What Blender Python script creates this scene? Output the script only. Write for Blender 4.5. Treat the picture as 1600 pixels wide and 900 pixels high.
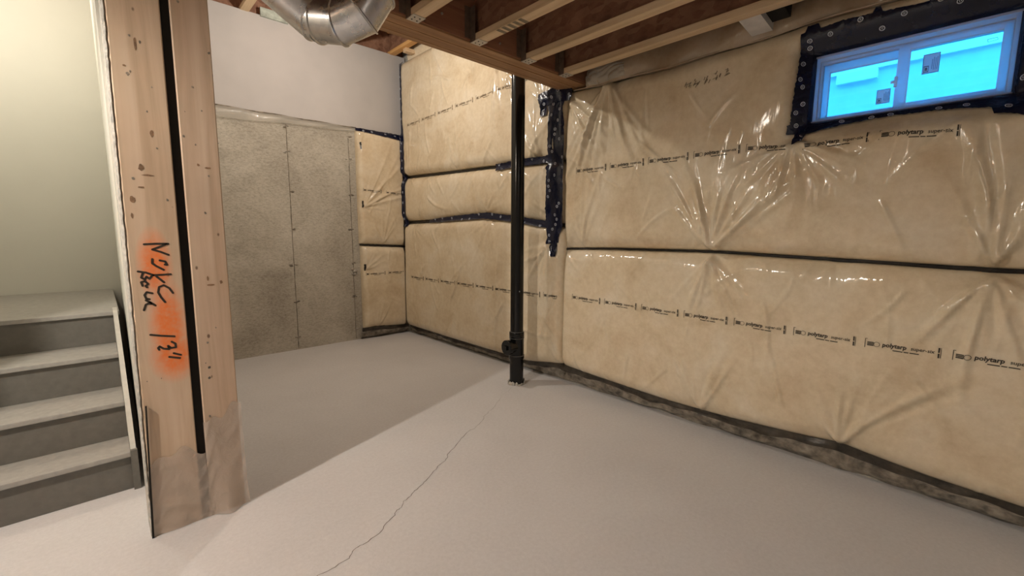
import bpy, bmesh, math, random
import numpy as np
from mathutils import Matrix, Vector
random.seed(7)
rng = np.random.RandomState(11)
scene = bpy.context.scene
col = scene.collection
for o in list(bpy.data.objects):
    bpy.data.objects.remove(o)

# ------------------------------------------------------------------ camera
cam_d = bpy.data.cameras.new('camera')
cam_d.sensor_width = 36.0
cam_d.lens = 687.0 / 1600.0 * 36.0
cam_d.clip_start = 0.02
cam = bpy.data.objects.new('camera', cam_d)
col.objects.link(cam)
Rw = [[0.729, 0.084, -0.679], [-0.684, 0.097, -0.723], [0.005, 0.992, 0.129]]
q = Matrix(Rw).to_quaternion().normalized()
cam.rotation_mode = 'QUATERNION'
cam.rotation_quaternion = q
cam.location = (0, 0, 1.35)
scene.camera = cam

# ------------------------------------------------------------------ world and lamps
world = bpy.data.worlds.new('dusk_sky')
scene.world = world
world.use_nodes = True
wb = world.node_tree.nodes['Background']
wb.inputs[0].default_value = (0.03, 0.36, 1.0, 1)
wb.inputs[1].default_value = 8.0


def lamp(name, loc, watt, colr=(1.0, 0.93, 0.83), r=0.035):
    d = bpy.data.lights.new(name, 'POINT')
    d.energy = watt
    d.color = colr
    d.shadow_soft_size = r
    o = bpy.data.objects.new(name, d)
    o.location = loc
    col.objects.link(o)
    return o


lamp('bulb_light_high_bay', (1.535, 3.645, 3.13), 42)
lamp('bulb_light_room', (-1.325, 1.859, 2.545), 122, r=0.035)
lamp('bulb_light_stair', (-0.55, 4.2, 3.0), 21, (1.0, 0.93, 0.80), r=0.06)
lamp('fill_light_rear', (0.5, -1.25, 2.36), 3, r=0.06)  # weak fill added behind the camera, no bulb known there

vs = scene.view_settings
vs.view_transform = 'Standard'
vs.look = 'None'
vs.gamma = 1.0
vs.use_curve_mapping = False
vs.exposure = 0.60


# ------------------------------------------------------------------ materials
def new_mat(name):
    m = bpy.data.materials.new(name)
    m.use_nodes = True
    nt = m.node_tree
    return m, nt, nt.nodes['Principled BSDF']


def node(nt, t, **kw):
    n = nt.nodes.new(t)
    for k, v in kw.items():
        if k in n.inputs.keys():
            n.inputs[k].default_value = v
        else:
            setattr(n, k, v)
    return n


def coords(nt, scale=(1, 1, 1), kind='Object'):
    tc = nt.nodes.new('ShaderNodeTexCoord')
    mp = nt.nodes.new('ShaderNodeMapping')
    mp.inputs['Scale'].default_value = scale
    nt.links.new(tc.outputs[kind], mp.inputs[0])
    return mp.outputs[0]


def noise(nt, vec, scale, detail=4.0, rough=0.55, dist=0.0):
    n = nt.nodes.new('ShaderNodeTexNoise')
    n.inputs['Scale'].default_value = scale
    n.inputs['Detail'].default_value = detail
    n.inputs['Roughness'].default_value = rough
    n.inputs['Distortion'].default_value = dist
    nt.links.new(vec, n.inputs['Vector'])
    return n.outputs['Fac']


def ramp(nt, fac, stops):
    r = nt.nodes.new('ShaderNodeValToRGB')
    e = r.color_ramp.elements
    while len(e) < len(stops):
        e.new(0.5)
    for el, (p, c) in zip(e, stops):
        el.position = p
        el.color = (c[0], c[1], c[2], 1)
    nt.links.new(fac, r.inputs[0])
    return r.outputs[0]


def mix(nt, fac, a, b, mode='MIX'):
    m = nt.nodes.new('ShaderNodeMix')
    m.data_type = 'RGBA'
    m.blend_type = mode
    for i, v in ((0, fac), (6, a), (7, b)):
        if isinstance(v, (int, float)):
            m.inputs[i].default_value = v
        elif isinstance(v, tuple):
            m.inputs[i].default_value = (v[0], v[1], v[2], 1)
        else:
            nt.links.new(v, m.inputs[i])
    return m.outputs[2]


def bump(nt, b, height, strength, dist=0.01):
    n = nt.nodes.new('ShaderNodeBump')
    n.inputs['Strength'].default_value = strength
    n.inputs['Distance'].default_value = dist
    nt.links.new(height, n.inputs['Height'])
    nt.links.new(n.outputs[0], b.inputs['Normal'])
    return n


def simple(name, c, rough=0.6, metal=0.0, var=0.12, scale=9.0, bstr=0.15, stretch=(1, 1, 1), spec=0.5):
    m, nt, b = new_mat(name)
    v = coords(nt, stretch)
    f = noise(nt, v, scale, 5)
    lo = tuple(x * (1 - var) for x in c)
    hi = tuple(min(1, x * (1 + var)) for x in c)
    nt.links.new(ramp(nt, f, [(0.3, lo), (0.7, hi)]), b.inputs['Base Color'])
    b.inputs['Roughness'].default_value = rough
    b.inputs['Metallic'].default_value = metal
    b.inputs['Specular IOR Level'].default_value = spec
    if bstr:
        bump(nt, b, noise(nt, v, scale * 5, 3), bstr, 0.004)
    return m


def mat_floor():
    m, nt, b = new_mat('concrete_floor')
    v = coords(nt)
    a = noise(nt, v, 1.3, 6, 0.6, 0.3)
    c1 = ramp(nt, a, [(0.3, (0.59, 0.585, 0.59)), (0.55, (0.65, 0.645, 0.65)), (0.75, (0.70, 0.70, 0.705))])
    f = noise(nt, v, 55, 6, 0.7)
    c2 = mix(nt, 0.35, c1, ramp(nt, f, [(0.25, (0.46, 0.44, 0.43)), (0.75, (0.75, 0.735, 0.73))]))
    nt.links.new(c2, b.inputs['Base Color'])
    b.inputs['Roughness'].default_value = 0.82
    bump(nt, b, noise(nt, v, 90, 5, 0.7), 0.25, 0.003)
    return m


def mat_conc_wall():
    m, nt, b = new_mat('poured_concrete')
    v = coords(nt)
    a = noise(nt, v, 1.6, 7, 0.62, 0.5)
    c1 = ramp(nt, a, [(0.30, (0.27, 0.24, 0.195)), (0.5, (0.46, 0.425, 0.355)), (0.70, (0.64, 0.605, 0.53))])
    v2 = coords(nt, (1.0, 1.0, 2.2))
    f = noise(nt, v2, 38, 6, 0.75)
    c2 = mix(nt, 0.45, c1, ramp(nt, f, [(0.32, (0.17, 0.15, 0.12)), (0.5, (0.48, 0.44, 0.365)), (0.72, (0.70, 0.66, 0.58))]))
    # small bug holes
    vo = nt.nodes.new('ShaderNodeTexVoronoi')
    vo.inputs['Scale'].default_value = 22
    nt.links.new(v2, vo.inputs['Vector'])
    hole = ramp(nt, vo.outputs['Distance'], [(0.06, (0, 0, 0)), (0.13, (1, 1, 1))])
    c3 = mix(nt, 0.55, c2, mix(nt, 1.0, c2, hole, 'MULTIPLY'))
    nt.links.new(c3, b.inputs['Base Color'])
    b.inputs['Roughness'].default_value = 0.85
    bump(nt, b, f, 0.5, 0.006)
    return m


def mat_insul(name='poly_covered_batt', tint=(1, 1, 1)):
    m, nt, b = new_mat(name)
    v = coords(nt)
    a = noise(nt, v, 3.2, 5, 0.6, 0.6)
    t = tint
    c1 = ramp(nt, a, [(0.26, (0.60 * t[0], 0.46 * t[1], 0.29 * t[2])), (0.48, (0.74 * t[0], 0.62 * t[1], 0.435 * t[2])),
                      (0.72, (0.81 * t[0], 0.72 * t[1], 0.565 * t[2]))])
    f = noise(nt, v, 26, 6, 0.7)
    c2 = mix(nt, 0.22, c1, ramp(nt, f, [(0.3, (0.40 * t[0], 0.27 * t[1], 0.14 * t[2])), (0.7, (0.84 * t[0], 0.74 * t[1], 0.58 * t[2]))]))
    nt.links.new(c2, b.inputs['Base Color'])
    b.inputs['Roughness'].default_value = 0.62
    b.inputs['Coat Weight'].default_value = 1.0
    b.inputs['Coat Roughness'].default_value = 0.13
    b.inputs['Coat IOR'].default_value = 1.5
    b.inputs['Specular IOR Level'].default_value = 0.25
    vv = coords(nt, (3.5, 3.5, 0.8))
    h1 = noise(nt, vv, 6, 2, 0.45, 0.7)
    bp = nt.nodes.new('ShaderNodeBump')
    bp.inputs['Strength'].default_value = 0.32
    bp.inputs['Distance'].default_value = 0.012
    nt.links.new(h1, bp.inputs['Height'])
    nt.links.new(bp.outputs[0], b.inputs['Coat Normal'])
    return m


def mat_wood(name, dark, mid, light, scale=14.0, axis='Z', rough=0.6, knots=0.0):
    m, nt, b = new_mat(name)
    st = {'Z': (1, 1, 0.05), 'Y': (1, 0.05, 1), 'X': (0.05, 1, 1)}[axis]
    v = coords(nt, st)
    a = noise(nt, v, scale, 5, 0.6, 0.8)
    c = ramp(nt, a, [(0.25, dark), (0.5, mid), (0.75, light)])
    v2 = coords(nt)
    big = noise(nt, v2, 2.5, 4, 0.6)
    c = mix(nt, 0.35, c, mix(nt, 1.0, c, ramp(nt, big, [(0.3, (0.72, 0.68, 0.62)), (0.7, (1, 1, 1))]), 'MULTIPLY'))
    if knots:
        vo = nt.nodes.new('ShaderNodeTexVoronoi')
        vo.inputs['Scale'].default_value = 11
        nt.links.new(coords(nt, (1, 1, 0.6)), vo.inputs['Vector'])
        kn = ramp(nt, vo.outputs['Distance'], [(0.045, (0.16, 0.08, 0.04)), (0.075, (1, 1, 1))])
        c = mix(nt, knots, c, mix(nt, 1.0, c, kn, 'MULTIPLY'))
    nt.links.new(c, b.inputs['Base Color'])
    b.inputs['Roughness'].default_value = rough
    bump(nt, b, a, 0.2, 0.003)
    return m, nt, b, c


def mat_stud_marked():
    m, nt, b, c = mat_wood('marked_stud_pine', (0.54, 0.39, 0.26), (0.71, 0.545, 0.39), (0.79, 0.64, 0.49), 16, 'Z', 0.6, 0.8)
    # orange marking paint sprayed on the wood, a blotch along the stud
    tc = nt.nodes.new('ShaderNodeTexCoord')
    def blob(cx, cz, rx, rz):
        s = nt.nodes.new('ShaderNodeVectorMath'); s.operation = 'SUBTRACT'
        s.inputs[1].default_value = (cx, 0, cz)
        nt.links.new(tc.outputs['Object'], s.inputs[0])
        d = nt.nodes.new('ShaderNodeVectorMath'); d.operation = 'MULTIPLY'
        d.inputs[1].default_value = (1 / rx, 0, 1 / rz)
        nt.links.new(s.outputs[0], d.inputs[0])
        l = nt.nodes.new('ShaderNodeVectorMath'); l.operation = 'LENGTH'
        nt.links.new(d.outputs[0], l.inputs[0])
        return ramp(nt, l.outputs['Value'], [(0.38, (1, 1, 1)), (1.0, (0, 0, 0))])
    k = mix(nt, 1.0, blob(0.168, 1.20, 0.065, 0.17), blob(0.195, 0.93, 0.075, 0.24), 'LIGHTEN')
    k = mix(nt, 1.0, k, blob(0.205, 0.80, 0.095, 0.13), 'LIGHTEN')
    f = noise(nt, tc.outputs['Object'], 45, 5, 0.7)
    k2 = mix(nt, 1.0, k, ramp(nt, f, [(0.25, (0.55, 0.55, 0.55)), (0.6, (1, 1, 1))]), 'MULTIPLY')
    out = mix(nt, k2, c, (0.93, 0.24, 0.055))
    nt.links.new(out, b.inputs['Base Color'])
    return m


def mat_osb():
    m, nt, b = new_mat('osb_web')
    v = coords(nt, (1, 0.6, 1))
    vo = nt.nodes.new('ShaderNodeTexVoronoi')
    vo.inputs['Scale'].default_value = 26
    nt.links.new(v, vo.inputs['Vector'])
    c = ramp(nt, vo.outputs['Color'], [(0.2, (0.19, 0.085, 0.05)), (0.55, (0.30, 0.145, 0.085)), (0.9, (0.42, 0.235, 0.15))])
    f = noise(nt, v, 14, 5, 0.7)
    c = mix(nt, 0.5, c, ramp(nt, f, [(0.3, (0.13, 0.062, 0.038)), (0.7, (0.38, 0.20, 0.12))]))
    nt.links.new(c, b.inputs['Base Color'])
    b.inputs['Roughness'].default_value = 0.7
    return m


def mat_film(name, c, alpha):
    """thin clear plastic: part see-through, part hazy and glossy"""
    m, nt, b = new_mat(name)
    out = nt.nodes['Material Output']
    b.inputs['Base Color'].default_value = (c[0], c[1], c[2], 1)
    b.inputs['Roughness'].default_value = 0.22
    b.inputs['Coat Weight'].default_value = 0.6
    v = coords(nt)
    bump(nt, b, noise(nt, v, 22, 4, 0.6, 1.0), 0.5, 0.01)
    tr = nt.nodes.new('ShaderNodeBsdfTransparent')
    mx = nt.nodes.new('ShaderNodeMixShader')
    mx.inputs[0].default_value = alpha
    nt.links.new(tr.outputs[0], mx.inputs[1])
    nt.links.new(b.outputs[0], mx.inputs[2])
    nt.links.new(mx.outputs[0], out.inputs[0])
    return m


def mat_glass():
    m, nt, b = new_mat('window_glass')
    out = nt.nodes['Material Output']
    fr = nt.nodes.new('ShaderNodeFresnel')
    fr.inputs[0].default_value = 1.45
    tr = nt.nodes.new('ShaderNodeBsdfTransparent')
    tr.inputs[0].default_value = (0.95, 0.98, 0.98, 1)
    gl = nt.nodes.new('ShaderNodeBsdfGlossy')
    gl.inputs['Roughness'].default_value = 0.02
    mx = nt.nodes.new('ShaderNodeMixShader')
    nt.links.new(fr.outputs[0], mx.inputs[0])
    nt.links.new(tr.outputs[0], mx.inputs[1])
    nt.links.new(gl.outputs[0], mx.inputs[2])
    nt.links.new(mx.outputs[0], out.inputs[0])
    return m


def mat_galv():
    m, nt, b = new_mat('galvanised_steel')
    v = coords(nt)
    vo = nt.nodes.new('ShaderNodeTexVoronoi')
    vo.inputs['Scale'].default_value = 40
    nt.links.new(v, vo.inputs['Vector'])
    c = ramp(nt, vo.outputs['Color'], [(0.1, (0.58, 0.58, 0.59)), (0.9, (0.70, 0.69, 0.68))])
    nt.links.new(c, b.inputs['Base Color'])
    b.inputs['Metallic'].default_value = 0.95
    f = noise(nt, v, 12, 5, 0.6)
    nt.links.new(ramp(nt, f, [(0.3, (0.22, 0.22, 0.22)), (0.7, (0.38, 0.38, 0.38))]), b.inputs['Roughness'])
    bump(nt, b, noise(nt, v, 9, 3), 0.12, 0.01)
    return m


M = {}
M['floor'] = mat_floor()
M['conc'] = mat_conc_wall()
M['insul'] = mat_insul()
M['rim'] = mat_insul('rim_batt_brown', (0.62, 0.55, 0.52))
M['drywall'] = simple('grey_white_drywall', (0.50, 0.475, 0.46), 0.8, 0, 0.05, 3.0, 0.06)
M['patch'] = simple('pale_green_board', (0.42, 0.46, 0.40), 0.8, 0, 0.3, 22, 0.2)
M['paint'] = simple('stair_hall_paint', (0.68, 0.67, 0.60), 0.7, 0, 0.03, 2.0, 0.04)
M['gypsum_edge'] = simple('broken_gypsum_edge', (0.52, 0.50, 0.45), 0.9, 0, 0.3, 40, 0.6)
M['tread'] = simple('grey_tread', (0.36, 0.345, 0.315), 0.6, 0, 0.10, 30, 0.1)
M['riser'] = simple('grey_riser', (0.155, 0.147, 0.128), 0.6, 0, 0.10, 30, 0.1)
M['stringer'] = simple('pale_stringer', (0.56, 0.54, 0.48), 0.6, 0, 0.08, 20, 0.1)
M['stud_mark'] = mat_stud_marked()
M['stud'] = mat_wood('stud_pine', (0.48, 0.345, 0.235), (0.63, 0.475, 0.345), (0.71, 0.565, 0.43), 16, 'Z', 0.6, 0.8)[0]
M['flange'] = mat_wood('flange_pine', (0.58, 0.40, 0.23), (0.73, 0.54, 0.34), (0.81, 0.64, 0.44), 22, 'Y', 0.6, 0.3)[0]
M['orange_pine'] = mat_wood('orange_pine', (0.62, 0.31, 0.10), (0.74, 0.41, 0.15), (0.80, 0.48, 0.20), 22, 'Y', 0.6, 0.3)[0]
M['lvl'] = mat_wood('laminated_veneer', (0.24, 0.12, 0.055), (0.37, 0.20, 0.095), (0.50, 0.30, 0.155), 26, 'X', 0.6, 0.0)[0]
M['lvl_face'] = mat_wood('laminated_face', (0.24, 0.10, 0.055), (0.34, 0.16, 0.09), (0.42, 0.22, 0.13), 20, 'X', 0.6, 0.0)[0]
M['osb'] = mat_osb()
M['galv'] = mat_galv()
M['hanger'] = simple('hanger_steel', (0.62, 0.58, 0.52), 0.45, 0.6, 0.1, 30, 0.05)
M['strap'] = simple('dull_dark_strap', (0.17, 0.12, 0.085), 0.5, 0.2, 0.2, 30, 0.05)
M['tape'] = simple('navy_sheathing_tape', (0.004, 0.007, 0.028), 0.25, 0, 0.25, 14, 0.35)
M['logo'] = simple('pale_tape_print', (0.50, 0.53, 0.60), 0.5, 0, 0.15, 40, 0)
M['abs'] = simple('black_abs', (0.004, 0.004, 0.004), 0.16, 0, 0.2, 20, 0.02, (1, 1, 1), 0.4)
M['abs_line'] = simple('abs_rim_dust', (0.16, 0.15, 0.14), 0.5, 0, 0.3, 30, 0)
M['grout'] = simple('broken_grout', (0.42, 0.39, 0.34), 0.9, 0, 0.4, 30, 0.5)
M['ink'] = simple('black_print', (0.035, 0.026, 0.018), 0.6, 0, 0.5, 60, 0)
M['ink_faint'] = simple('grey_stamp', (0.22, 0.17, 0.11), 0.6, 0, 0.3, 60, 0)
M['seal'] = simple('black_sealant', (0.012, 0.010, 0.009), 0.35, 0, 0.5, 30, 0.3)
M['hem_top'] = simple('shaded_poly_fold', (0.055, 0.045, 0.034), 0.34, 0, 0.6, 14, 0.5)  # hem's top band, darkened to paint in the shadow under the blanket edge
M['hem'] = simple('dusty_poly_hem', (0.23, 0.20, 0.16), 0.42, 0, 0.7, 17, 0.6)
M['film'] = mat_film('clear_poly_film', (0.80, 0.76, 0.68), 0.34)
M['wrap'] = mat_film('dusty_poly_wrap', (0.66, 0.56, 0.47), 0.55)
M['sticker'] = simple('pale_sticker', (0.60, 0.58, 0.60), 0.6, 0, 0.05, 30, 0)
M['vinyl'] = simple('white_vinyl', (0.72, 0.70, 0.72), 0.35, 0, 0.03, 6, 0)
def make_translucent(m, amount):
    nt = m.node_tree
    b = nt.nodes['Principled BSDF']
    tl = nt.nodes.new('ShaderNodeBsdfTranslucent')
    tl.inputs[0].default_value = (0.97, 0.97, 1.0, 1)
    mx = nt.nodes.new('ShaderNodeMixShader')
    mx.inputs[0].default_value = amount
    nt.links.new(b.outputs[0], mx.inputs[1])
    nt.links.new(tl.outputs[0], mx.inputs[2])
    nt.links.new(mx.outputs[0], nt.nodes['Material Output'].inputs[0])


make_translucent(M['vinyl'], 0.85)
make_translucent(M['sticker'], 0.6)
M['glass'] = mat_glass()
M['sticker_ink'] = simple('sticker_print', (0.16, 0.18, 0.26), 0.6, 0, 0.2, 30, 0)
M['knot'] = simple('brown_knot', (0.27, 0.16, 0.09), 0.7, 0, 0.5, 60, 0.2)
M['dark'] = simple('dark_void', (0.010, 0.008, 0.006), 0.9, 0, 0.1, 9, 0)
M['siding'] = simple('pale_siding', (0.80, 0.80, 0.80), 0.7, 0, 0.02, 5, 0)
M['foundation'] = simple('parged_foundation', (0.56, 0.58, 0.60), 0.8, 0, 0.04, 12, 0.1)
M['soil'] = simple('outdoor_gravel', (0.45, 0.45, 0.44), 0.9, 0, 0.2, 30, 0.5)
M['block'] = simple('whitewashed_block', (0.66, 0.62, 0.58), 0.7, 0, 0.1, 14, 0.1)
M['crack'] = simple('crack_dark', (0.12, 0.10, 0.085), 0.9, 0, 0.4, 60, 0)
M['subfloor'] = M['osb']


# ------------------------------------------------------------------ geometry helpers
def link(name, me, m, parent=None, smooth=False):
    if m is not None:
        me.materials.append(m)
    if smooth:
        me.polygons.foreach_set('use_smooth', [True] * len(me.polygons))
    o = bpy.data.objects.new(name, me)
    col.objects.link(o)
    if parent is not None:
        o.parent = parent
    return o


def mesh(name, v, f, m, parent=None, smooth=False):
    me = bpy.data.meshes.new(name)
    me.from_pydata([tuple(map(float, p)) for p in v], [], [tuple(map(int, q_)) for q_ in f])
    me.update()
    return link(name, me, m, parent, smooth)


def bm_obj(name, bm, m, parent=None, smooth=False):
    bmesh.ops.recalc_face_normals(bm, faces=bm.faces)
    me = bpy.data.meshes.new(name)
    bm.to_mesh(me)
    bm.free()
    return link(name, me, m, parent, smooth)


def add_box(bm, lo, hi, bev=0.0):
    x0, y0, z0 = lo
    x1, y1, z1 = hi
    vs_ = [bm.verts.new(p) for p in [(x0, y0, z0), (x1, y0, z0), (x1, y1, z0), (x0, y1, z0), (x0, y0, z1), (x1, y0, z1), (x1, y1, z1), (x0, y1, z1)]]
    fs = [bm.faces.new([vs_[i] for i in f]) for f in [(0, 3, 2, 1), (4, 5, 6, 7), (0, 1, 5, 4), (1, 2, 6, 5), (2, 3, 7, 6), (3, 0, 4, 7)]]
    if bev:
        es = list({e for f in fs for e in f.edges})
        bmesh.ops.bevel(bm, geom=es, offset=bev, segments=2, affect='EDGES', profile=0.7)


def box(name, lo, hi, m, parent=None, bev=0.0):
    bm = bmesh.new()
    add_box(bm, lo, hi, bev)
    return bm_obj(name, bm, m, parent)


def prism(name, poly, axis, a0, a1, m, parent=None, bev=0.0):
    """poly: 2D outline; axis: the extrude axis ('X','Y','Z')"""
    bm = bmesh.new()
    def P(u, v, a):
        return {'X': (a, u, v), 'Y': (u, a, v), 'Z': (u, v, a)}[axis]
    A = [bm.verts.new(P(u, v, a0)) for u, v in poly]
    B = [bm.verts.new(P(u, v, a1)) for u, v in poly]
    n = len(poly)
    bm.faces.new(A)
    bm.faces.new(B[::-1])
    for i in range(n):
        bm.faces.new((A[i], A[(i + 1) % n], B[(i + 1) % n], B[i]))
    if bev:
        bmesh.ops.bevel(bm, geom=list(bm.edges), offset=bev, segments=2, affect='EDGES')
    return bm_obj(name, bm, m, parent)


def frame_at(d):
    d = Vector(d).normalized()
    up = Vector((0, 0, 1)) if abs(d.z) < 0.9 else Vector((0, 1, 0))
    s = d.cross(up).normalized()
    return s, s.cross(d).normalized()


def add_loft(bm, pts, radii, seg=24, caps=True):
    """rings along a polyline, mitred at the bends"""
    pts = [Vector(p) for p in pts]
    n = len(pts)
    rings = []
    s = None
    for i, p in enumerate(pts):
        d0 = (pts[i] - pts[i - 1]) if i else (pts[1] - pts[0])
        d1 = (pts[i + 1] - pts[i]) if i < n - 1 else d0
        if d0.length < 1e-7:
            d0 = d1
        if d1.length < 1e-7:
            d1 = d0
        d = (d0.normalized() + d1.normalized()).normalized()
        if s is None:
            s, u = frame_at(d)
        else:
            s = (s - d * s.dot(d)).normalized()
            u = s.cross(d).normalized()
        r = radii[i] if isinstance(radii, (list, tuple)) else radii
        rings.append([bm.verts.new(p + (s * math.cos(a) + u * math.sin(a)) * r) for a in [2 * math.pi * k / seg for k in range(seg)]])
    for a, b in zip(rings, rings[1:]):
        for k in range(seg):
            bm.faces.new((a[k], a[(k + 1) % seg], b[(k + 1) % seg], b[k]))
    if caps:
        bm.faces.new(rings[0][::-1])
        bm.faces.new(rings[-1])


def loft(name, pts, radii, m, parent=None, seg=24, caps=True, smooth=True):
    bm = bmesh.new()
    add_loft(bm, pts, radii, seg, caps)
    o = bm_obj(name, bm, m, parent, smooth)
    if smooth:
        autos(o)
    return o


def autos(o, deg=40):
    me = o.data
    bm = bmesh.new()
    bm.from_mesh(me)
    for e in bm.edges:
        if len(e.link_faces) == 2:
            e.smooth = e.calc_face_angle(0) < math.radians(deg)
    bm.to_mesh(me)
    bm.free()


def tag(o, label, cat, group=None):
    o['label'] = label
    o['category'] = cat
    if group:
        o['group'] = group
    return o


def thing(name, label, cat, loc=(0, 0, 0), group=None):
    o = bpy.data.objects.new(name, None)
    o.empty_display_size = 0.05
    o.location = loc
    col.objects.link(o)
    return tag(o, label, cat, group)


def adopt(child, par):
    """parent while keeping the place in the world (parents are only moved)"""
    child.parent = par
    child.matrix_parent_inverse = Matrix.Translation(-Vector(par.location))
    return child


def under(child, part):
    """make a mesh built in world coordinates a sub-part of a part that was adopted by a thing"""
    child.parent = part
    w = Matrix.Translation(Vector(part.parent.location)) @ part.matrix_parent_inverse
    child.matrix_parent_inverse = w.inverted()
    return child


def struct(o):
    o['kind'] = 'structure'
    return o


def copy_tree(o, loc):
    c = o.copy()
    col.objects.link(c)
    c.location = loc
    for ch in o.children:
        d = ch.copy()
        col.objects.link(d)
        d.parent = c
        d.matrix_parent_inverse = ch.matrix_parent_inverse.copy()
        for g in ch.children:
            e = g.copy()
            col.objects.link(e)
            e.parent = d
            e.matrix_parent_inverse = g.matrix_parent_inverse.copy()
    return c


# ------------------------------------------------------------------ the room shell
WX, WY = 3.02, 5.22          # planes of the concrete walls
floor_o = struct(box('floor', (-4.4, -1.9, -0.12), (WX + 0.25, WY + 0.2, 0.0), M['floor']))
# right foundation wall with the window opening
WIN = dict(y0=-0.035, y1=0.735, z0=1.955, z1=2.305)
bm = bmesh.new()
xa, xb = WX, WX + 0.22
add_box(bm, (xa, -1.9, -0.1), (xb, WY + 0.2, WIN['z0']))
add_box(bm, (xa, -1.9, WIN['z1']), (xb, WY + 0.2, 3.9))
add_box(bm, (xa, -1.9, WIN['z0']), (xb, WIN['y0'], WIN['z1']))
add_box(bm, (xa, WIN['y1'], WIN['z0']), (xb, WY + 0.2, WIN['z1']))
struct(bm_obj('wall_right', bm, M['conc']))
wall_back = struct(box('wall_back', (0.25, WY, -0.1), (WX, WY + 0.2, 2.56), M['conc']))
struct(box('wall_back_upper', (0.25, WY - 0.03, 2.545), (WX - 0.02, WY + 0.2, 3.49), M['drywall']))
struct(box('wall_back_rim', (0.25, WY + 0.05, 3.48), (WX, WY + 0.2, 3.9), M['osb']))
struct(box('wall_stair_back', (-1.15, 5.2, 0.0), (0.25, 5.4, 3.9), M['paint']))
struct(box('wall_stair_left', (-1.15, 2.45, 0.0), (-1.0, 5.2, 3.9), M['paint']))
struct(box('wall_left', (-4.55, -1.9, -0.1), (-4.4, 2.6, 2.85), M['paint']))
struct(box('wall_left_return', (-4.4, 2.45, -0.1), (-1.0, 2.6, 2.85), M['paint']))
struct(box('wall_rear', (-4.55, -2.05, -0.1), (WX + 0.2, -1.9, 2.85), M['drywall']))
# partition between stairs and far bay (slightly skewed like the real one)
pp = [(0.066, 2.392), (0.115, 5.2), (0.40, 5.2), (0.40, 2.54), (0.095, 2.54)]
struct(prism('wall_stair_right', [(0.073, 2.54), (0.117, 5.2), (0.42, 5.2), (0.38, 2.54)], 'Z', 0.0, 3.9, M['paint']))
# ceilings: near subfloor, far higher subfloor, wall above the header
struct(box('ceiling', (-4.55, -2.05, 2.80), (WX + 0.2, 2.52, 2.85), M['subfloor']))
struct(box('ceiling_far', (-1.15, 2.40, 3.78), (WX + 0.2, WY + 0.2, 3.85), M['subfloor']))
struct(box('wall_above_header', (-1.15, 2.40, 2.78), (WX + 0.1, 2.52, 3.85), M['osb']))

# crack in the slab: a narrow broken line
crk = [(0.30, 1.60), (0.41, 1.63), (0.524, 1.664), (0.593, 1.665), (0.651, 1.674), (0.687, 1.708), (0.726, 1.711), (0.818, 1.727), (0.855, 1.764), (0.917, 1.789), (0.948, 1.822), (0.983, 1.828), (1.014, 1.866), (1.062, 1.882), (1.098, 1.907), (1.164, 1.931), (1.226, 1.969), (1.3, 2.009), (1.326, 2.031), (1.412, 2.063), (1.448, 2.107), (1.522, 2.142), (1.633, 2.216), (1.732, 2.267), (1.79, 2.274), (1.915, 2.335), (1.967, 2.384), (2.131, 2.464), (2.283, 2.56), (2.341, 2.615), (2.461, 2.642), (2.53, 2.70)]
fine = []
for a, b in zip(crk, crk[1:]):
    for k in range(4):
        t = k / 4
        fine.append((a[0] + (b[0] - a[0]) * t + random.uniform(-.004, .004), a[1] + (b[1] - a[1]) * t + random.uniform(-.004, .004)))
v, f = [], []
for i, p in enumerate(fine):
    w = (0.0008 + 0.0009 * random.random()) * (1.0 if i < 90 else max(0.25, 1 - (i - 90) / 36))
    v += [(p[0] - w * .5, p[1] + w, 0.0006), (p[0] + w * .5, p[1] - w, 0.0006)]
    if i:
        f.append((2 * i - 2, 2 * i - 1, 2 * i + 1, 2 * i))
mesh('crack', v, f, M['crack'], floor_o)

# form seams and tie marks on the back concrete wall
for xs, zt in ((1.574, 2.47), (2.248, 2.42), (0.90, 2.5)):
    v, f = [], []
    n = 60
    for i in range(n + 1):
        z = 0.02 + (zt - 0.02) * i / n
        w = 0.0035 + 0.002 * random.random()
        x = xs + random.uniform(-.002, .002)
        v += [(x - w, WY, z), (x, WY - 0.006, z), (x + w, WY, z)]
        if i:
            a = 3 * (i - 1)
            f += [(a, a + 1, a + 4, a + 3), (a + 1, a + 2, a + 5, a + 4)]
    mesh('form_seam', v, f, M['hem'], wall_back)
    for zz in (0.14, 0.55, 0.96, 1.36, 1.77, 2.18, 2.44):
        if zz > zt + .03:
            continue
        bm = bmesh.new()
        for k in range(4):
            cx_, cz_ = xs + random.uniform(-.035, .03), zz + random.uniform(-.012, .012)
            r = random.uniform(.008, .018)
            ring = [(cx_ + r * 1.5 * math.cos(a) * random.uniform(.7, 1.2), cz_ + r * .6 * math.sin(a) * random.uniform(.7, 1.2)) for a in [k2 * math.pi / 3 for k2 in range(6)]]
            vs_ = [bm.verts.new((p[0], WY - 0.0005, p[1])) for p in ring]
            top = bm.verts.new((cx_, WY - random.uniform(.006, .014), cz_))
            for i in range(6):
                bm.faces.new((vs_[i], vs_[(i + 1) % 6], top))
        bm_obj('form_tie', bm, M['grout'] if random.random() < .25 else M['hem'], wall_back)
bm = bmesh.new()   # pale honeycomb lump beside the batt
for k in range(9):
    cx_, cz_, r = 2.25 + random.uniform(-.05, .05), 0.85 + random.uniform(-.04, .05), random.uniform(.008, .02)
    bmesh.ops.create_icosphere(bm, subdivisions=1, radius=r, matrix=Matrix.Translation((cx_, WY - .004, cz_)))
bm_obj('mortar_lump', bm, M['grout'], wall_back)


# ------------------------------------------------------------------ insulated walls: relief of the poly-covered batts
def pill(d, r):
    t = np.clip(d / r, 0, 1)
    return np.sqrt(np.clip(1 - (1 - t) ** 2, 0, 1))


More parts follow.
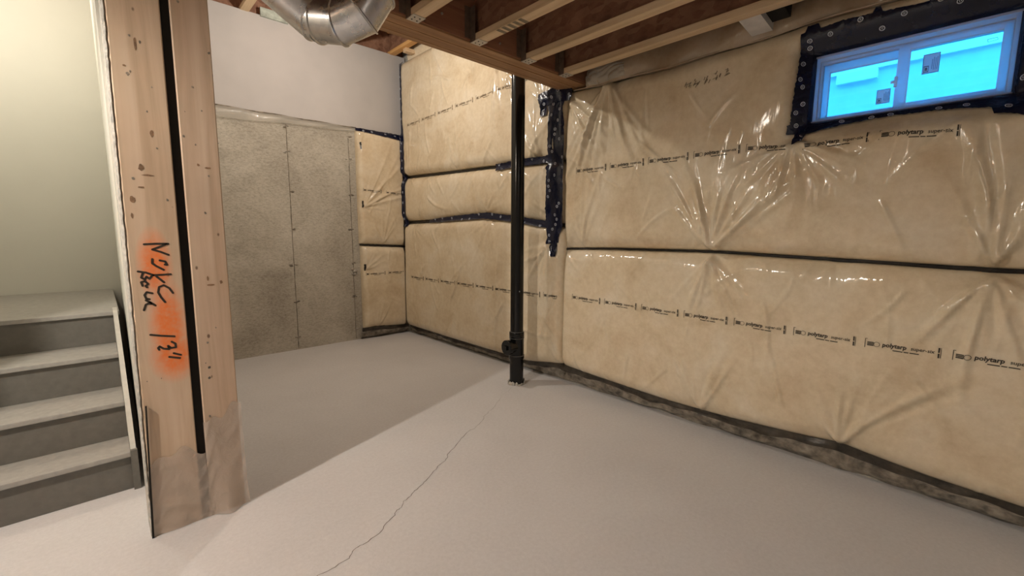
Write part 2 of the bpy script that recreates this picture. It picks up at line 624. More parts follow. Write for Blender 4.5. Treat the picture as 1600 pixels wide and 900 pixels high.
class Panel:
    def __init__(s, u0, u1, z0, z1, T, hmin, anchors=(), seed=0, hole=None, rz=0.10, ru=0.07, ru1=None):
        s.u0, s.u1, s.z0, s.z1, s.T, s.hmin, s.hole, s.rz, s.ru = u0, u1, z0, z1, T, hmin, hole, rz, ru
        s.ru1 = ru1 or ru
        r = np.random.RandomState(seed)
        s.waves = [(r.uniform(2, 9), r.uniform(2, 9), r.uniform(0, 6.3), r.uniform(.2, 1)) for _ in range(9)]
        s.pleats = []
        for (ua, za, ang, spread, L, amp, k) in anchors:
            k = int(k * 1.45)
            for j in range(k):
                th = ang + spread * (-1 + 2 * (j + r.uniform(.1, .9)) / k)
                s.pleats.append((ua, za, th, L * r.uniform(.45, 1.15), 1.45 * amp * r.uniform(.35, 1.25), r.uniform(.006, .011), r.uniform(-.25, .25)))
        for _ in range(int(34 * (u1 - u0))):          # scattered loose folds of the film
            zc = r.uniform(.2, 3.3)
            s.pleats.append((r.uniform(u0 + .1, u1 - .1), zc, r.choice([-1, 1]) * PI / 2 + r.normal(0, .45), r.uniform(.16, .55), (1.9 if u0 > 2.4 else 1.0) * r.uniform(.005, .012), r.uniform(.005, .010), r.uniform(-1.2, 1.2)))
        s.pins = sorted({(a[0], a[1]) for a in anchors})

    def lim(s, w, u):
        if callable(w):
            return w(u)
        return np.full_like(u, w)

    def h(s, u, z):
        u = np.asarray(u, float)
        z = np.asarray(z, float)
        za, zb = s.lim(s.z0, u), s.lim(s.z1, u)
        d = np.minimum(z - za, zb - z)
        e = np.minimum(u - s.u0, s.u1 - u)
        p = pill(d, s.rz) * np.maximum(np.minimum(pill(u - s.u0, s.ru), pill(s.u1 - u, s.ru1)), .35)
        wav = sum(a * np.sin(ku * u + kz * z + ph) for ku, kz, ph, a in s.waves) / 9
        hh = s.hmin + (s.T - s.hmin) * p * (1 + 0.13 * wav)
        soft = pill(d, .05) * pill(e, .05)
        for (ua, zc) in s.pins:
            r = np.hypot(u - ua, z - zc)
            hh = hh - 0.55 * (hh - s.hmin) * np.exp(-(r / .11) ** 1.2)
        fold = np.zeros_like(u)
        for (ua, zc, th, L, amp, sg, cv) in s.pleats:
            du, dz = u - ua, z - zc
            al = du * math.cos(th) + dz * math.sin(th)
            pe = -du * math.sin(th) + dz * math.cos(th)
            pe = pe - cv * al * al
            sig = sg + .020 * np.clip(al, 0, 2)
            g = np.exp(-(pe / sig) ** 2) * np.clip(al / .05, 0, 1) * np.clip(1 - al / L, 0, 1) ** .8
            fold = fold + np.where(al > 0, amp * g, 0)
        hh = hh + fold * (.25 + .75 * soft)
        if s.hole:
            y0, y1, z0, z1 = s.hole
            dd = np.hypot(np.maximum(np.maximum(y0 - u, u - y1), 0), np.maximum(np.maximum(z0 - z, z - z1), 0))
            inside = (u > y0) & (u < y1) & (z > z0) & (z < z1)
            dd = np.where(inside, 0, dd)
            k = np.clip(dd / .13, 0, 1)
            k = k * k * (3 - 2 * k)
            hh = (s.T * .42) * (1 - k) + hh * k
        return hh


PI = math.pi
ip = lambda xs, ys: (lambda u: np.interp(u, xs, ys))
near_seam = ip([-1.5, -.04, 1.2, 2.0, 2.46], [1.185, 1.185, 1.222, 1.215, 1.20])
far_lo = ip([2.47, 2.66, 3.1, 3.5, 4.0, 4.5, 5.1], [1.40, 1.41, 1.465, 1.50, 1.485, 1.462, 1.45])
far_hi = ip([2.47, 3.0, 3.5, 4.3, 5.1], [1.95, 1.962, 1.985, 2.00, 2.02])
near_hem = ip([-1.5, -.25, .08, .44, .8, 1.2, 1.55, 2.1, 2.46], [.13, .125, .14, .175, .15, .125, .13, .15, .17])
far_hem = ip([2.47, 2.6, 2.9, 3.6, 4.3, 5.1], [.165, .15, .10, .095, .095, .10])
top_wave = lambda u: 2.468 + .012 * np.sin(3.1 * np.asarray(u)) + .004 * np.sin(11 * np.asarray(u))
HOLE = (-0.03, 0.73, 1.95, 2.31)
panels = {
    'near_low': Panel(-1.5, 2.455, near_hem, lambda u: near_seam(u) - .006, .150, .055, [
        (1.20, 1.20, -PI / 2 - .1, .75, .50, .0135, 13), (-.04, 1.17, -PI / 2 - .25, .95, .62, .015, 13),
        (1.21, .13, PI / 2 - .0, .55, .50, .011, 8), (.44, .175, PI / 2 + .0, .75, .42, .013, 9),
        (2.44, 1.19, -PI / 2 - .6, .5, .25, .006, 5), (2.0, 1.2, -PI / 2, .9, .16, .007, 6), (.55, 1.19, -PI / 2 - .2, .9, .15, .006, 6)], 3),
    'near_high': Panel(-1.5, 2.455, lambda u: near_seam(u) + .006, top_wave, .150, .055, [
        (1.20, 1.22, PI / 2 + .15, .85, .66, .015, 14), (.78, 1.86, -PI / 2 - .1, 1.3, .42, .012, 17), (.78, 1.86, PI * .78, .6, .55, .011, 8),
        (-.04, 1.20, PI / 2 + .05, .55, .60, .016, 7), (2.40, 2.40, -PI / 2 - .65, .45, .80, .010, 9), (2.02, 2.47, -PI / 2 + .1, .75, 1.0, .015, 14), (2.25, 1.22, PI / 2 + .1, .5, .7, .008, 6), (2.42, 1.22, PI / 2 + .5, .35, .4, .006, 5),
        (.5, 1.20, PI / 2, .8, .14, .006, 5)], 5, hole=HOLE),
    'far_low': Panel(2.462, 5.098, far_hem, lambda u: far_lo(u) - .015, .140, .055, [
        (2.62, 1.25, -PI / 2 + .55, .75, .45, .012, 10), (3.4, 1.47, -PI / 2 + .4, .8, .5, .008, 7), (4.9, 1.42, -PI / 2 - .5, .6, .3, .006, 5), (2.47, .17, PI / 2 + -.4, .5, .35, .006, 5)], 7, ru1=.012),
    'far_mid': Panel(2.462, 5.098, lambda u: far_lo(u) + .015, lambda u: far_hi(u) - .012, .138, .055, [
        (2.65, 1.5, PI / 2 - .4, .7, .25, .010, 7), (3.5, 1.52, PI / 2 + .5, .8, .32, .009, 7), (4.6, 2.0, -PI / 2, .9, .4, .010, 6), (3.9, 1.5, PI / 2, .9, .25, .009, 5)], 9, rz=.15, ru1=.012),
    'far_high': Panel(2.462, 5.098, lambda u: far_hi(u) + .012, lambda u: np.full_like(u, 3.40), .142, .055, [
        (2.72, 2.42, PI / 2 + .3, 1.0, .5, .016, 10), (3.25, 3.05, -PI / 2, .5, .62, .013, 8), (3.75, 2.95, -PI / 2 + .1, .4, .55, .010, 5), (2.75, 2.0, PI / 2 - .35, .7, .6, .010, 7), (4.0, 2.0, PI / 2 + .2, .7, .55, .010, 7), (3.3, 2.9, -PI / 2 + .15, .35, .7, .010, 6), (3.0, 2.6, PI / 2 + .2, .4, .5, .012, 5)], 13, ru1=.012),
}


panels['near_high'].pleats += [(-.03, 1.20, PI / 2 + .02, .85, -.034, .012, -.22), (-.05, 1.20, PI / 2 - .12, .80, .022, .016, -.2), (.02, 1.20, PI / 2 + .12, .75, .020, .02, -.15)]
panels['near_low'].pleats += [(-.035, 1.17, -PI / 2, .55, -.026, .010, .05), (.44, .175, PI / 2 + .55, .75, .020, .014, .25), (.44, .175, PI / 2 + .62, .7, -.020, .012, .25)]


def D(u, z):
    """height of the right wall's covering over the concrete at (y, z)"""
    u = np.asarray(u, float)
    z = np.asarray(z, float)
    r = np.zeros_like(u) + .045
    for p in panels.values():
        inside = (u >= p.u0) & (u <= p.u1) & (z >= p.lim(p.z0, u)) & (z <= p.lim(p.z1, u))
        if inside.any():
            r = np.where(inside, p.h(u, z), r)
    return r


def relief(name, p, mapf, step, m, parent):
    nu = int((p.u1 - p.u0) / step)
    us = np.linspace(p.u0, p.u1, nu + 1)
    zm = float(np.mean(p.lim(p.z1, us) - p.lim(p.z0, us)))
    nz = int(zm / step)
    ts = np.linspace(0, 1, nz + 1)
    U, T = np.meshgrid(us, ts, indexing='ij')
    za, zb = p.lim(p.z0, us)[:, None], p.lim(p.z1, us)[:, None]
    Z = za + (zb - za) * T
    Hh = p.h(U, Z)
    X, Yc, Zc = mapf(U, Z, Hh)
    v = np.stack([X, Yc, Zc], -1).reshape(-1, 3)
    f = []
    for i in range(nu):
        for j in range(nz):
            if p.hole:
                uc, zc = .5 * (us[i] + us[i + 1]), .25 * (Z[i, j] + Z[i + 1, j] + Z[i, j + 1] + Z[i + 1, j + 1])
                if p.hole[0] - .006 < uc < p.hole[1] + .006 and p.hole[2] - .006 < zc < p.hole[3] + .006:
                    continue
            a = i * (nz + 1) + j
            f.append((a, a + 1, a + nz + 2, a + nz + 1))
    # skirt back to the wall so the batt has its thickness
    nv = len(v)
    per = [(i, 0) for i in range(nu + 1)] + [(nu, j) for j in range(1, nz + 1)] + [(i, nz) for i in range(nu - 1, -1, -1)] + [(0, j) for j in range(nz - 1, 0, -1)]
    bx, by, bz = mapf(np.array([U[i, j] for i, j in per]), np.array([Z[i, j] for i, j in per]), np.full(len(per), .002))
    v = np.vstack([v, np.stack([bx, by, bz], -1)])
    n = len(per)
    for k in range(n):
        a = per[k][0] * (nz + 1) + per[k][1]
        k2 = (k + 1) % n
        b = per[k2][0] * (nz + 1) + per[k2][1]
        f.append((a, b, nv + k2, nv + k))
    o = mesh(name, v, f, m, parent, smooth=True)
    bm = bmesh.new()
    bm.from_mesh(o.data)
    bmesh.ops.recalc_face_normals(bm, faces=bm.faces)
    bm.to_mesh(o.data)
    bm.free()
    return o


mapR = lambda U, Z, Hh: (WX - Hh, U, Z)
mapB = lambda U, Z, Hh: (U, WY - Hh, Z)
plab = {
    'near_low': ('wide poly-covered insulation blanket below the window, lower of the two, reaching the floor', 'near'),
    'near_high': ('wide poly-covered insulation blanket cut around the blue window', 'near'),
    'far_low': ('poly-covered insulation blanket behind the foot of the black pipe', 'far'),
    'far_mid': ('narrow poly-covered insulation blanket between two navy tape strips behind the pipe', 'far'),
    'far_high': ('tall poly-covered insulation blanket below the high joists beside the grey drywall', 'far'),
}
batts = {}
for k, p in panels.items():
    t = thing('insulation_blanket', plab[k][0], 'insulation', (WX, .5 * (max(p.u0, -1) + p.u1), float(np.min(p.lim(p.z0, np.array([p.u0, p.u1]))))), 'poly-covered insulation blankets')
    o = relief('poly_faced_batt', p, mapR, .0105 if 'near' in k else .0135, M['insul'], None)
    adopt(o, t)
    batts[k] = t
# two blankets on the back wall, next to the bare concrete
backp = {
    'b_low': Panel(2.335, 2.895, ip([2.3, 3.0], [.135, .105]), ip([2.3, 3.0], [1.165, 1.13]), .115, .045, [(2.36, .87, .9, .8, .3, .008, 6), (2.5, .13, PI / 2 - .2, .5, .4, .006, 4)], 21, rz=.10, ru=.05, ru1=.012),
    'b_high': Panel(2.325, 2.895, ip([2.3, 3.0], [1.185, 1.15]), ip([2.3, 3.0], [2.52, 2.525]), .115, .045, [(2.36, 1.62, .75, .6, .95, .011, 7), (2.36, 1.62, -.5, .6, .3, .008, 6), (2.6, 1.17, PI / 2, .7, .4, .007, 7), (2.35, 2.4, -.9, .5, .3, .007, 4)], 23, rz=.10, ru=.05, ru1=.012),
}
blab = {'b_low': 'short poly-covered insulation blanket beside bare concrete, standing lowest in the corner', 'b_high': 'poly-covered insulation blanket hanging below grey drywall beside bare concrete'}
for k, p in backp.items():
    t = thing('insulation_blanket', blab[k], 'insulation', (2.63, WY, 0.12 if k == 'b_low' else 1.17), 'poly-covered insulation blankets')
    adopt(relief('poly_faced_batt', p, mapB, .0105, M['insul'], None), t)
    batts[k] = t
    for (xx, zz) in ([(2.357, .90)] if k == 'b_low' else [(2.355, 2.34), (2.357, 1.66)]):
        n_ = 6
        v, f = [], []
        for i in range(n_ + 1):
            z = zz - .04 + .08 * i / n_
            for dx in (-.008, .008):
                x = xx + dx + random.uniform(-.003, .003)
                v.append((x, WY - float(p.h(np.array([x]), np.array([z]))[0]) - .004, z))
            if i:
                f.append((2 * i - 2, 2 * i - 1, 2 * i + 1, 2 * i))
        adopt(mesh('staple_tab', v, f, M['seal']), t)


# ---- printing on the film -------------------------------------------------
def text_mesh2d(body, size, x, y, offset=0.0, shear=0.0, rot=0.0, sx=1.0):
    c = bpy.data.curves.new('t', 'FONT')
    c.body = body
    c.size = size
    c.offset = offset
    c.shear = shear
    c.resolution_u = 2
    o = bpy.data.objects.new('t', c)
    col.objects.link(o)
    me = bpy.data.meshes.new_from_object(o)
    vs_ = [(p.co.x * sx, p.co.y) for p in me.vertices]
    cr, sr = math.cos(rot), math.sin(rot)
    vs_ = [(x + a * cr - b * sr, y + a * sr + b * cr) for a, b in vs_]
    fs = [tuple(p.vertices) for p in me.polygons]
    bpy.data.objects.remove(o)
    bpy.data.meshes.remove(me)
    bpy.data.curves.remove(c)
    return vs_, fs


UNIT_V, UNIT_F = [], []


def unit_add(vs_, fs):
    b = len(UNIT_V)
    UNIT_V.extend(vs_)
    UNIT_F.extend([tuple(i + b for i in f_) for f_ in fs])


def unit_rect(x0, y0, x1, y1):
    n_ = max(1, int((x1 - x0) / .012))
    vs_, fs = [], []
    for i in range(n_ + 1):
        x = x0 + (x1 - x0) * i / n_
        vs_ += [(x, y0), (x, y1)]
        if i:
            fs.append((2 * i - 2, 2 * i, 2 * i + 1, 2 * i - 1))
    unit_add(vs_, fs)


unit_rect(0, -.022, .0025, .026)                       # left bracket
unit_rect(.0, .024, .010, .026)
unit_rect(.010, -.010, .036, -.004); unit_rect(.010, -.002, .036, .003); unit_rect(.010, .005, .036, .010)
for a in range(12):                                    # ring of the arrow mark
    t0, t1 = a * PI / 6, (a + 1) * PI / 6
    unit_add([(.048 + r * math.cos(t), r * math.sin(t)) for t in (t0, t1) for r in (.011, .013)], [(0, 1, 3, 2)])
unit_add(*text_mesh2d('polytarp', .030, .070, -.006, .0008, .1, 0, .92))
unit_add(*text_mesh2d('super-six', .025, .178, -.005, .0002, .1, 0, .92))
unit_rect(.112, -.022, .150, -.0175); unit_rect(.154, -.022, .172, -.0175); unit_rect(.176, -.022, .21, -.0175)
unit_rect(.275, -.024, .281, -.002); unit_rect(.275, .002, .281, .026); unit_rect(.284, -.024, .286, .026)
UV2 = np.array(UNIT_V)


def print_line(parent, hfun, mapf, u_start, n, pitch, zline, sgn, scale=1.0, m=None, clip=None):
    batt = [c for c in parent.children if c.name.startswith('poly_faced_batt')][0]
    for k in range(n):
        uu = u_start + sgn * (k * pitch + UV2[:, 0] * scale)
        zz = np.asarray(zline(uu)) + UV2[:, 1] * scale
        ok = np.ones(len(uu), bool) if clip is None else clip(uu, zz)
        x, y, z = mapf(uu, zz, hfun(uu, zz) + .0028)
        F = [f_ for f_ in UNIT_F if all(ok[i] for i in f_)]
        if F:
            pm = under(mesh('printed_mark', np.stack([x, y, z], -1), F, m or M['ink']), batt)
            if not ok.all():
                pm['kind'] = 'stuff'


P_ = panels
print_line(batts['near_low'], P_['near_low'].h, mapR, 2.288 + .03, 9, .3245, ip([-.5, .4, 1.0, 2.3], [.792, .782, .792, .803]), -1)
print_line(batts['near_high'], P_['near_high'].h, mapR, 2.299, 5, .319, ip([-.5, .14, .7, 1.04, 1.37, 2.3], [1.80, 1.806, 1.828, 1.846, 1.842, 1.83]), -1, clip=lambda u, z: (u > .81))
print_line(batts['near_high'], P_['near_high'].h, mapR, .73, 2, .325, ip([-.5, .1, .35, .7], [1.80, 1.806, 1.830, 1.822]), -1, clip=lambda u, z: u > -.6)
print_line(batts['far_low'], P_['far_low'].h, mapR, 4.93, 8, .325, ip([2.4, 3.2, 5.0], [.785, .775, .765]), -1, clip=lambda u, z: u > 2.5)
print_line(batts['far_high'], P_['far_high'].h, mapR, 4.95, 7, .335, ip([2.5, 3.0, 5.0], [2.70, 2.68, 2.62]), -1, m=M['ink_faint'], clip=lambda u, z: u > 2.9)
print_line(batts['b_low'], backp['b_low'].h, mapB, 2.365, 2, .285, ip([2.3, 3], [.815, .825]), 1, scale=.85, clip=lambda u, z: u < 2.87)
print_line(batts['b_high'], backp['b_high'].h, mapB, 2.36, 2, .29, ip([2.3, 3], [1.83, 1.80]), 1, scale=.8, clip=lambda u, z: u < 2.87)
# illegible grey ink stamp near the top of the window blanket
V, F = [], []
r_ = random.Random(5)
for k in range(34):
    g_ = k % 5
    yc = 1.42 - .062 * g_ - .034 * r_.random()
    zc = 2.285 + .006 * g_ + r_.uniform(-.020, .020)
    l, a = r_.uniform(.012, .034), r_.choice((1.0, 1.15, 1.2, .25, .3))
    pts = []
    for t in np.linspace(-.5, .5, 5):
        for w in (-.0022, .0022):
            pts.append((yc - t * l * math.cos(a) + w, zc + t * l * math.sin(a) + w * .5))
    b = len(V)
    for (yy, zz) in pts:
        V.append((WX - float(P_['near_high'].h(np.array([yy]), np.array([zz]))[0]) - .0025, yy, zz))
    F += [(b + 2 * i, b + 2 * i + 1, b + 2 * i + 3, b + 2 * i + 2) for i in range(4)]
stp = adopt(mesh('ink_stamp', V, F, M['ink_faint']), batts['near_high'])
stp['kind'] = 'stuff'


# ---- black sealant beads along the blanket joints -------------------------
def bead(pts, r, label, name='sealant_bead'):
    o = loft(name, pts, r, M['seal'], None, seg=8)
    return tag(o, label, 'sealant', 'sealant beads between blankets')


def wob(n, a):
    return [random.uniform(-a, a) for _ in range(n)]


ys = np.linspace(-1.45, 2.46, 70)
w1 = wob(70, .004)
bead([(WX - .062, y, float(near_seam(np.array([y]))[0]) + w1[i]) for i, y in enumerate(ys)], [.007 + .006 * (1 - np.clip((y + .2) / 1.8, 0, 1)) for y in ys],
     'long black sealant bead between the two blankets at the window wall')
ys = np.linspace(2.62, 5.06, 50)
bead([(WX - .060, y, float(far_lo(np.array([y]))[0]) + random.uniform(-.004, .004)) for y in ys], .013, 'black sealant bead under the narrow blanket behind the pipe')
bead([(WX - .060, y, float(far_hi(np.array([y]))[0]) + random.uniform(-.004, .004)) for y in ys], .010, 'black sealant bead above the narrow blanket behind the pipe')
bead([(WX - .048, 2.461 + random.uniform(-.002, .002), z) for z in np.linspace(.24, 2.40, 50)], .007, 'upright dark bead in the seam right beside the wide navy tape')
bead([(x, WY - .055, 1.178 - .035 * (x - 2.32) / .6 + random.uniform(-.003, .003)) for x in np.linspace(2.315, 2.94, 24)], .012, 'short black sealant bead between the two blankets beside bare concrete')


# ---- dusty gathered poly hem at the foot of the blankets ------------------
def hem(name, us, zt, mapf, label, dip):
    v, f = [], []
    prof = [(.012, .070), (.0, .078), (-.016, .062), (-.028, .074), (-.046, .050), (-.060, .058), (-.078, .030), (-.090, .004)]
    ph = [random.uniform(0, 6) for _ in prof]
    for i, u in enumerate(us):
        for j, (dz, hh) in enumerate(prof):
            k = min(1.0, max(.35, (zt(u) - .012) / .14))
            z = max(.001 + .002 * (7 - j), zt(u) + dz / .09 * (zt(u) - .004) * dip + .006 * math.sin(9 * u + ph[j]) + .003 * math.sin(31 * u + 2 * ph[j]))
            h2 = max(.003, hh + .010 * math.sin(7 * u + ph[j]) + .006 * math.sin(23 * u + 3 * ph[j]))
            x, y, zz = mapf(u, z, h2)
            v.append((x, y, zz))
        if i:
            n_ = len(prof)
            for j in range(n_ - 1):
                a = (i - 1) * n_ + j
                f.append((a, a + 1, a + n_ + 1, a + n_))
    o = mesh(name, v, f, M['hem_top'], None, True)
    o.data.materials.append(M['hem'])
    for k, pl in enumerate(o.data.polygons):
        pl.material_index = 0 if k % (len(prof) - 1) < 3 else 1  # upper rows take the painted shadow tone, lower rows the dusty plastic
    return tag(o, label, 'plastic hem', 'poly hems along the floor')


hem('poly_hem', np.linspace(-1.45, 2.475, 220), lambda u: float(near_hem(np.array([u]))[0]), mapR, 'dark dusty plastic hem along the floor below the window wall blankets', 1.0)
hem('poly_hem', np.linspace(2.458, 5.08, 150), lambda u: float(far_hem(np.array([u]))[0]), mapR, 'dark dusty plastic hem along the floor behind the black pipe', 1.0)
hem('poly_hem', np.linspace(2.30, 2.95, 60), lambda u: .14 - .045 * (u - 2.3), mapB, 'short dark crumpled plastic hem in the corner beside bare concrete', 1.0)


# ---- navy tape -------------------------------------------------------------
def Dmax(u, z, rr=.03):
    u = np.asarray(u, float)
    z = np.asarray(z, float)
    return np.maximum.reduce([D(u + a * rr, z + b * rr) for a, b in ((0, 0), (1, 0), (-1, 0), (0, 1), (0, -1))])


def tape_grid(name, P, label, circles, group='navy tape strips', back=None):
    """P: array (ns, nt, 3) of points on the surface; circles: list of (s, t) in 0..1, ring logos"""
    ns, nt_ = P.shape[:2]
    v = P.reshape(-1, 3)
    f = [(i * nt_ + j, i * nt_ + j + 1, (i + 1) * nt_ + j + 1, (i + 1) * nt_ + j) for i in range(ns - 1) for j in range(nt_ - 1)]
    o = mesh(name, v, f, M['tape'], None, True)
    tag(o, label, 'tape', group)
    bm = bmesh.new()
    for (s, t) in circles:
        fi, fj = s * (ns - 1), t * (nt_ - 1)
        i, j = min(int(fi), ns - 2), min(int(fj), nt_ - 2)
        a, b = fi - i, fj - j
        p = Vector(P[i, j] * (1 - a) * (1 - b) + P[i + 1, j] * a * (1 - b) + P[i, j + 1] * (1 - a) * b + P[i + 1, j + 1] * a * b)
        e1 = Vector(P[i + 1, j] - P[i, j]).normalized()
        e2 = Vector(P[i, j + 1] - P[i, j])
        nrm = e1.cross(e2).normalized()
        if nrm.dot(Vector((0, 0, 1.35)) - p) < 0:
            nrm = -nrm
        e2 = nrm.cross(e1)
        p = p + nrm * .0035
        R_ = .0125
        inn, out_ = [], []
        for k in range(12):
            c, s_ = math.cos(k * PI / 6), math.sin(k * PI / 6)
            inn.append(bm.verts.new(p + (e1 * c + e2 * s_) * R_ * .68))
            out_.append(bm.verts.new(p + (e1 * c + e2 * s_) * R_))
        for k in range(12):
            bm.faces.new((inn[k], inn[(k + 1) % 12], out_[(k + 1) % 12], out_[k]))
        for du, dv, wu, wv in ((0, .25, .38, .10), (0, -.2, .38, .10)):
            q4 = [bm.verts.new(p + e1 * (du + sx * wu) * R_ + e2 * (dv + sy * wv) * R_) for sx, sy in ((-1, -1), (1, -1), (1, 1), (-1, 1))]
            bm.faces.new(q4)
    lg = bm_obj('tape_logo', bm, M['logo'], o)
    lg['kind'] = 'stuff'
    if not len(lg.data.polygons):
        bpy.data.objects.remove(lg)
    return o


def jag(n, a, seed):
    r = random.Random(seed)
    return [r.uniform(-a, a) for _ in range(n)]


def strip(name, cl, wd, label, circles, ns=40, nt_=9, seed=1, off=.005, rr=.03):
    """tape on the right wall following the centre line cl [(y, z)], widths wd; across = normal in the (y, z) plane"""
    cl = np.array(cl, float)
    seg = np.r_[0, np.cumsum(np.hypot(*np.diff(cl, axis=0).T))]
    ss = np.linspace(0, seg[-1], ns)
    yy, zz = np.interp(ss, seg, cl[:, 0]), np.interp(ss, seg, cl[:, 1])
    ww = np.interp(ss, seg, wd) if len(wd) == len(cl) else np.full(ns, wd[0])
    ty, tz = np.gradient(yy), np.gradient(zz)
    l = np.hypot(ty, tz)
    ny, nz = -tz / l, ty / l
    j0, j1 = jag(ns, .003, seed), jag(ns, .003, seed + 1)
    P = np.zeros((ns, nt_, 3))
    for j in range(nt_):
        t = j / (nt_ - 1) - .5
        wj = ww * t + (np.array(j0) if j == 0 else np.array(j1) if j == nt_ - 1 else 0)
        y, z = yy + ny * wj, zz + nz * wj
        h = np.maximum(Dmax(y, z, rr), .112) + off + np.array(jag(ns, .0018, seed * 7 + j))
        P[:, j, 0], P[:, j, 1], P[:, j, 2] = WX - h, y, z
    return tape_grid(name, P, label, circles)


rc = random.Random(3)
circ = lambda n, lo=.12, hi=.88: [((k + rc.uniform(.2, .8)) / n, rc.uniform(lo, hi)) for k in range(n)]
strip('tape_strip', [(2.555, 2.47), (2.545, 2.35), (2.543, 2.0), (2.555, 1.75), (2.562, 1.42), (2.572, 1.30), (2.565, 1.245)], [.20, .150, .190, .185, .205, .14, .13],
      'wide navy tape with pale ring prints running down the seam beside the pipe', circ(26), ns=70, nt_=11, seed=4)
strip('tape_strip', [(2.555, 1.27), (2.55, 1.19), (2.545, 1.13)], [.075, .07, .055], 'narrow navy tape tail below the wide upright tape beside the pipe', circ(2), ns=14, seed=9, off=.009)
strip('tape_strip', [(2.73, 2.455), (2.55, 2.47), (2.39, 2.46)], [.11, .12, .10], 'crumpled navy tape patch under the end of the brown header', circ(4), ns=24, seed=12, off=.012)
strip('tape_strip', [(2.69, 2.43), (2.685, 2.33)], [.085, .075], 'small navy tape tab hanging beside the top of the upright tape', [], ns=10, seed=13, off=.008)
strip('tape_strip', [(3.33, 1.962), (3.0, 1.972), (2.60, 1.968)], [.062, .060, .062], 'navy tape strip over the seam above the narrow blanket, crossing behind the pipe', circ(5), ns=40, nt_=7, seed=15)
strip('tape_strip', [(4.53, 1.462), (4.0, 1.487), (3.5, 1.505), (3.1, 1.468), (2.62, 1.405)], [.035, .055, .062, .06, .06], 'navy tape strip over the seam under the narrow blanket', circ(11), ns=70, nt_=7, seed=17)

# corner tape and the tape over the back-wall blanket
P = np.zeros((60, 5, 3))
zc = np.linspace(3.40, 1.40, 60)
j1 = jag(60, .006, 31)
bh = backp['b_high']
for i, z in enumerate(zc):
    w = (.048 if z < 2.6 else .030) + j1[i]
    ya, yb_ = 5.094, 5.094 - w
    xs_ = [WX - float(Dmax(np.array([y]), np.array([z]), .015)[0]) - .004 for y in (ya - .012, (ya + yb_) / 2, yb_)]
    if z < 2.535:                                    # left edge lies on the back-wall blanket
        zq = min(z, 2.50)
        hb = max(float(bh.h(np.array([2.868]), np.array([zq]))[0]), .10) + .004
        left = [(xs_[0] - .020 + j1[i] * .5, WY - hb, z), (xs_[0] - .004, WY - hb - .002, z)]
    else:                                            # left edge lies on the drywall
        left = [(2.925 + j1[i] * .3, WY - .033, z), (xs_[0] + .002, ya + .006, z)]
    for j, p_ in enumerate(left + [(xs_[0], min(ya, left[1][1] - .001), z), (xs_[1], min((ya + yb_) / 2, left[1][1] - .004), z), (xs_[2], yb_ - .004, z)]):
        P[i, j] = p_
tape_grid('tape_strip', P, 'thin upright navy tape down the inside corner of the two insulated walls', circ(16))
P = np.zeros((30, 5, 3))
xs = np.linspace(2.315, 2.89, 30)
for i, x in enumerate(xs):
    for j in range(5):
        t = j / 4
        w = .035 + .045 * (x - 2.315) / .6
        z = 2.545 - .012 * (x - 2.3) - w * t
        hh = max(.045, float(backp['b_high'].h(np.array([min(x, 2.88)]), np.array([max(1.3, min(z, 2.515))]))[0]) * (1 if t > .4 else .9)) + .006
        P[i, j] = (x, WY - hh, z + random.uniform(-.003, .003))
tape_grid('tape_strip', P, 'navy tape along the top edge of the blanket below grey drywall', circ(4, .3, .7))

# ---- window tapes: four strips from the blanket face into the reveal -------
FX = 2.968       # front of the window frame
rv = dict(y0=HOLE[0] + .0, y1=HOLE[1] - .0, z0=HOLE[2], z1=HOLE[3])


def win_tape(side, n, outer, label, circles, seed):
    """outer(a): distance the tape reaches out from the opening at a in 0..1"""
    nt_ = 20
    P = np.zeros((n, nt_, 3))
    r = random.Random(seed)
    for i in range(n):
        a = i / (n - 1)
        o_ = outer(a) + r.uniform(-.0025, .0025)
        for j in range(nt_):
            t = j / (nt_ - 1)
            if t < .62:
                k = (1 - t / .62)
                dist = o_ * k
            else:
                dist = -.012 * (t - .62) / .38
            e = .055
            if side in ('top', 'bottom'):
                y = rv['y1'] + e - (rv['y1'] - rv['y0'] + 2 * e) * a if t < .62 else rv['y1'] - (rv['y1'] - rv['y0']) * a
                z = rv['z1'] + dist if side == 'top' else rv['z0'] - dist
            else:
                z = rv['z0'] - e + (rv['z1'] - rv['z0'] + 2 * e) * a if t < .62 else rv['z0'] + (rv['z1'] - rv['z0']) * a
                y = rv['y1'] + dist if side == 'left' else rv['y0'] - dist
            if t < .62:
                h = .008 + r.uniform(-.0012, .0012) + (.003 if side in ('left', 'right') else 0)
            else:
                k = (t - .62) / .38
                h0 = panels['near_high'].T * .42 + .006
                h = h0 * (1 - k) + (WX - FX - .003) * k
            P[i, j] = (WX - h, y, z)
    fl = np.arange(nt_) / (nt_ - 1) < .62
    P[:, fl, 0] = P[:, fl, 0] - Dmax(P[:, fl, 1], P[:, fl, 2], .02)
    return tape_grid('window_tape', P, label, circles, 'navy tapes around the window')


def notch(base, spots):
    def g(a):
        v = base(a)
        for s, w, d in spots:
            if abs(a - s) < w:
                v += d
        return v
    return g


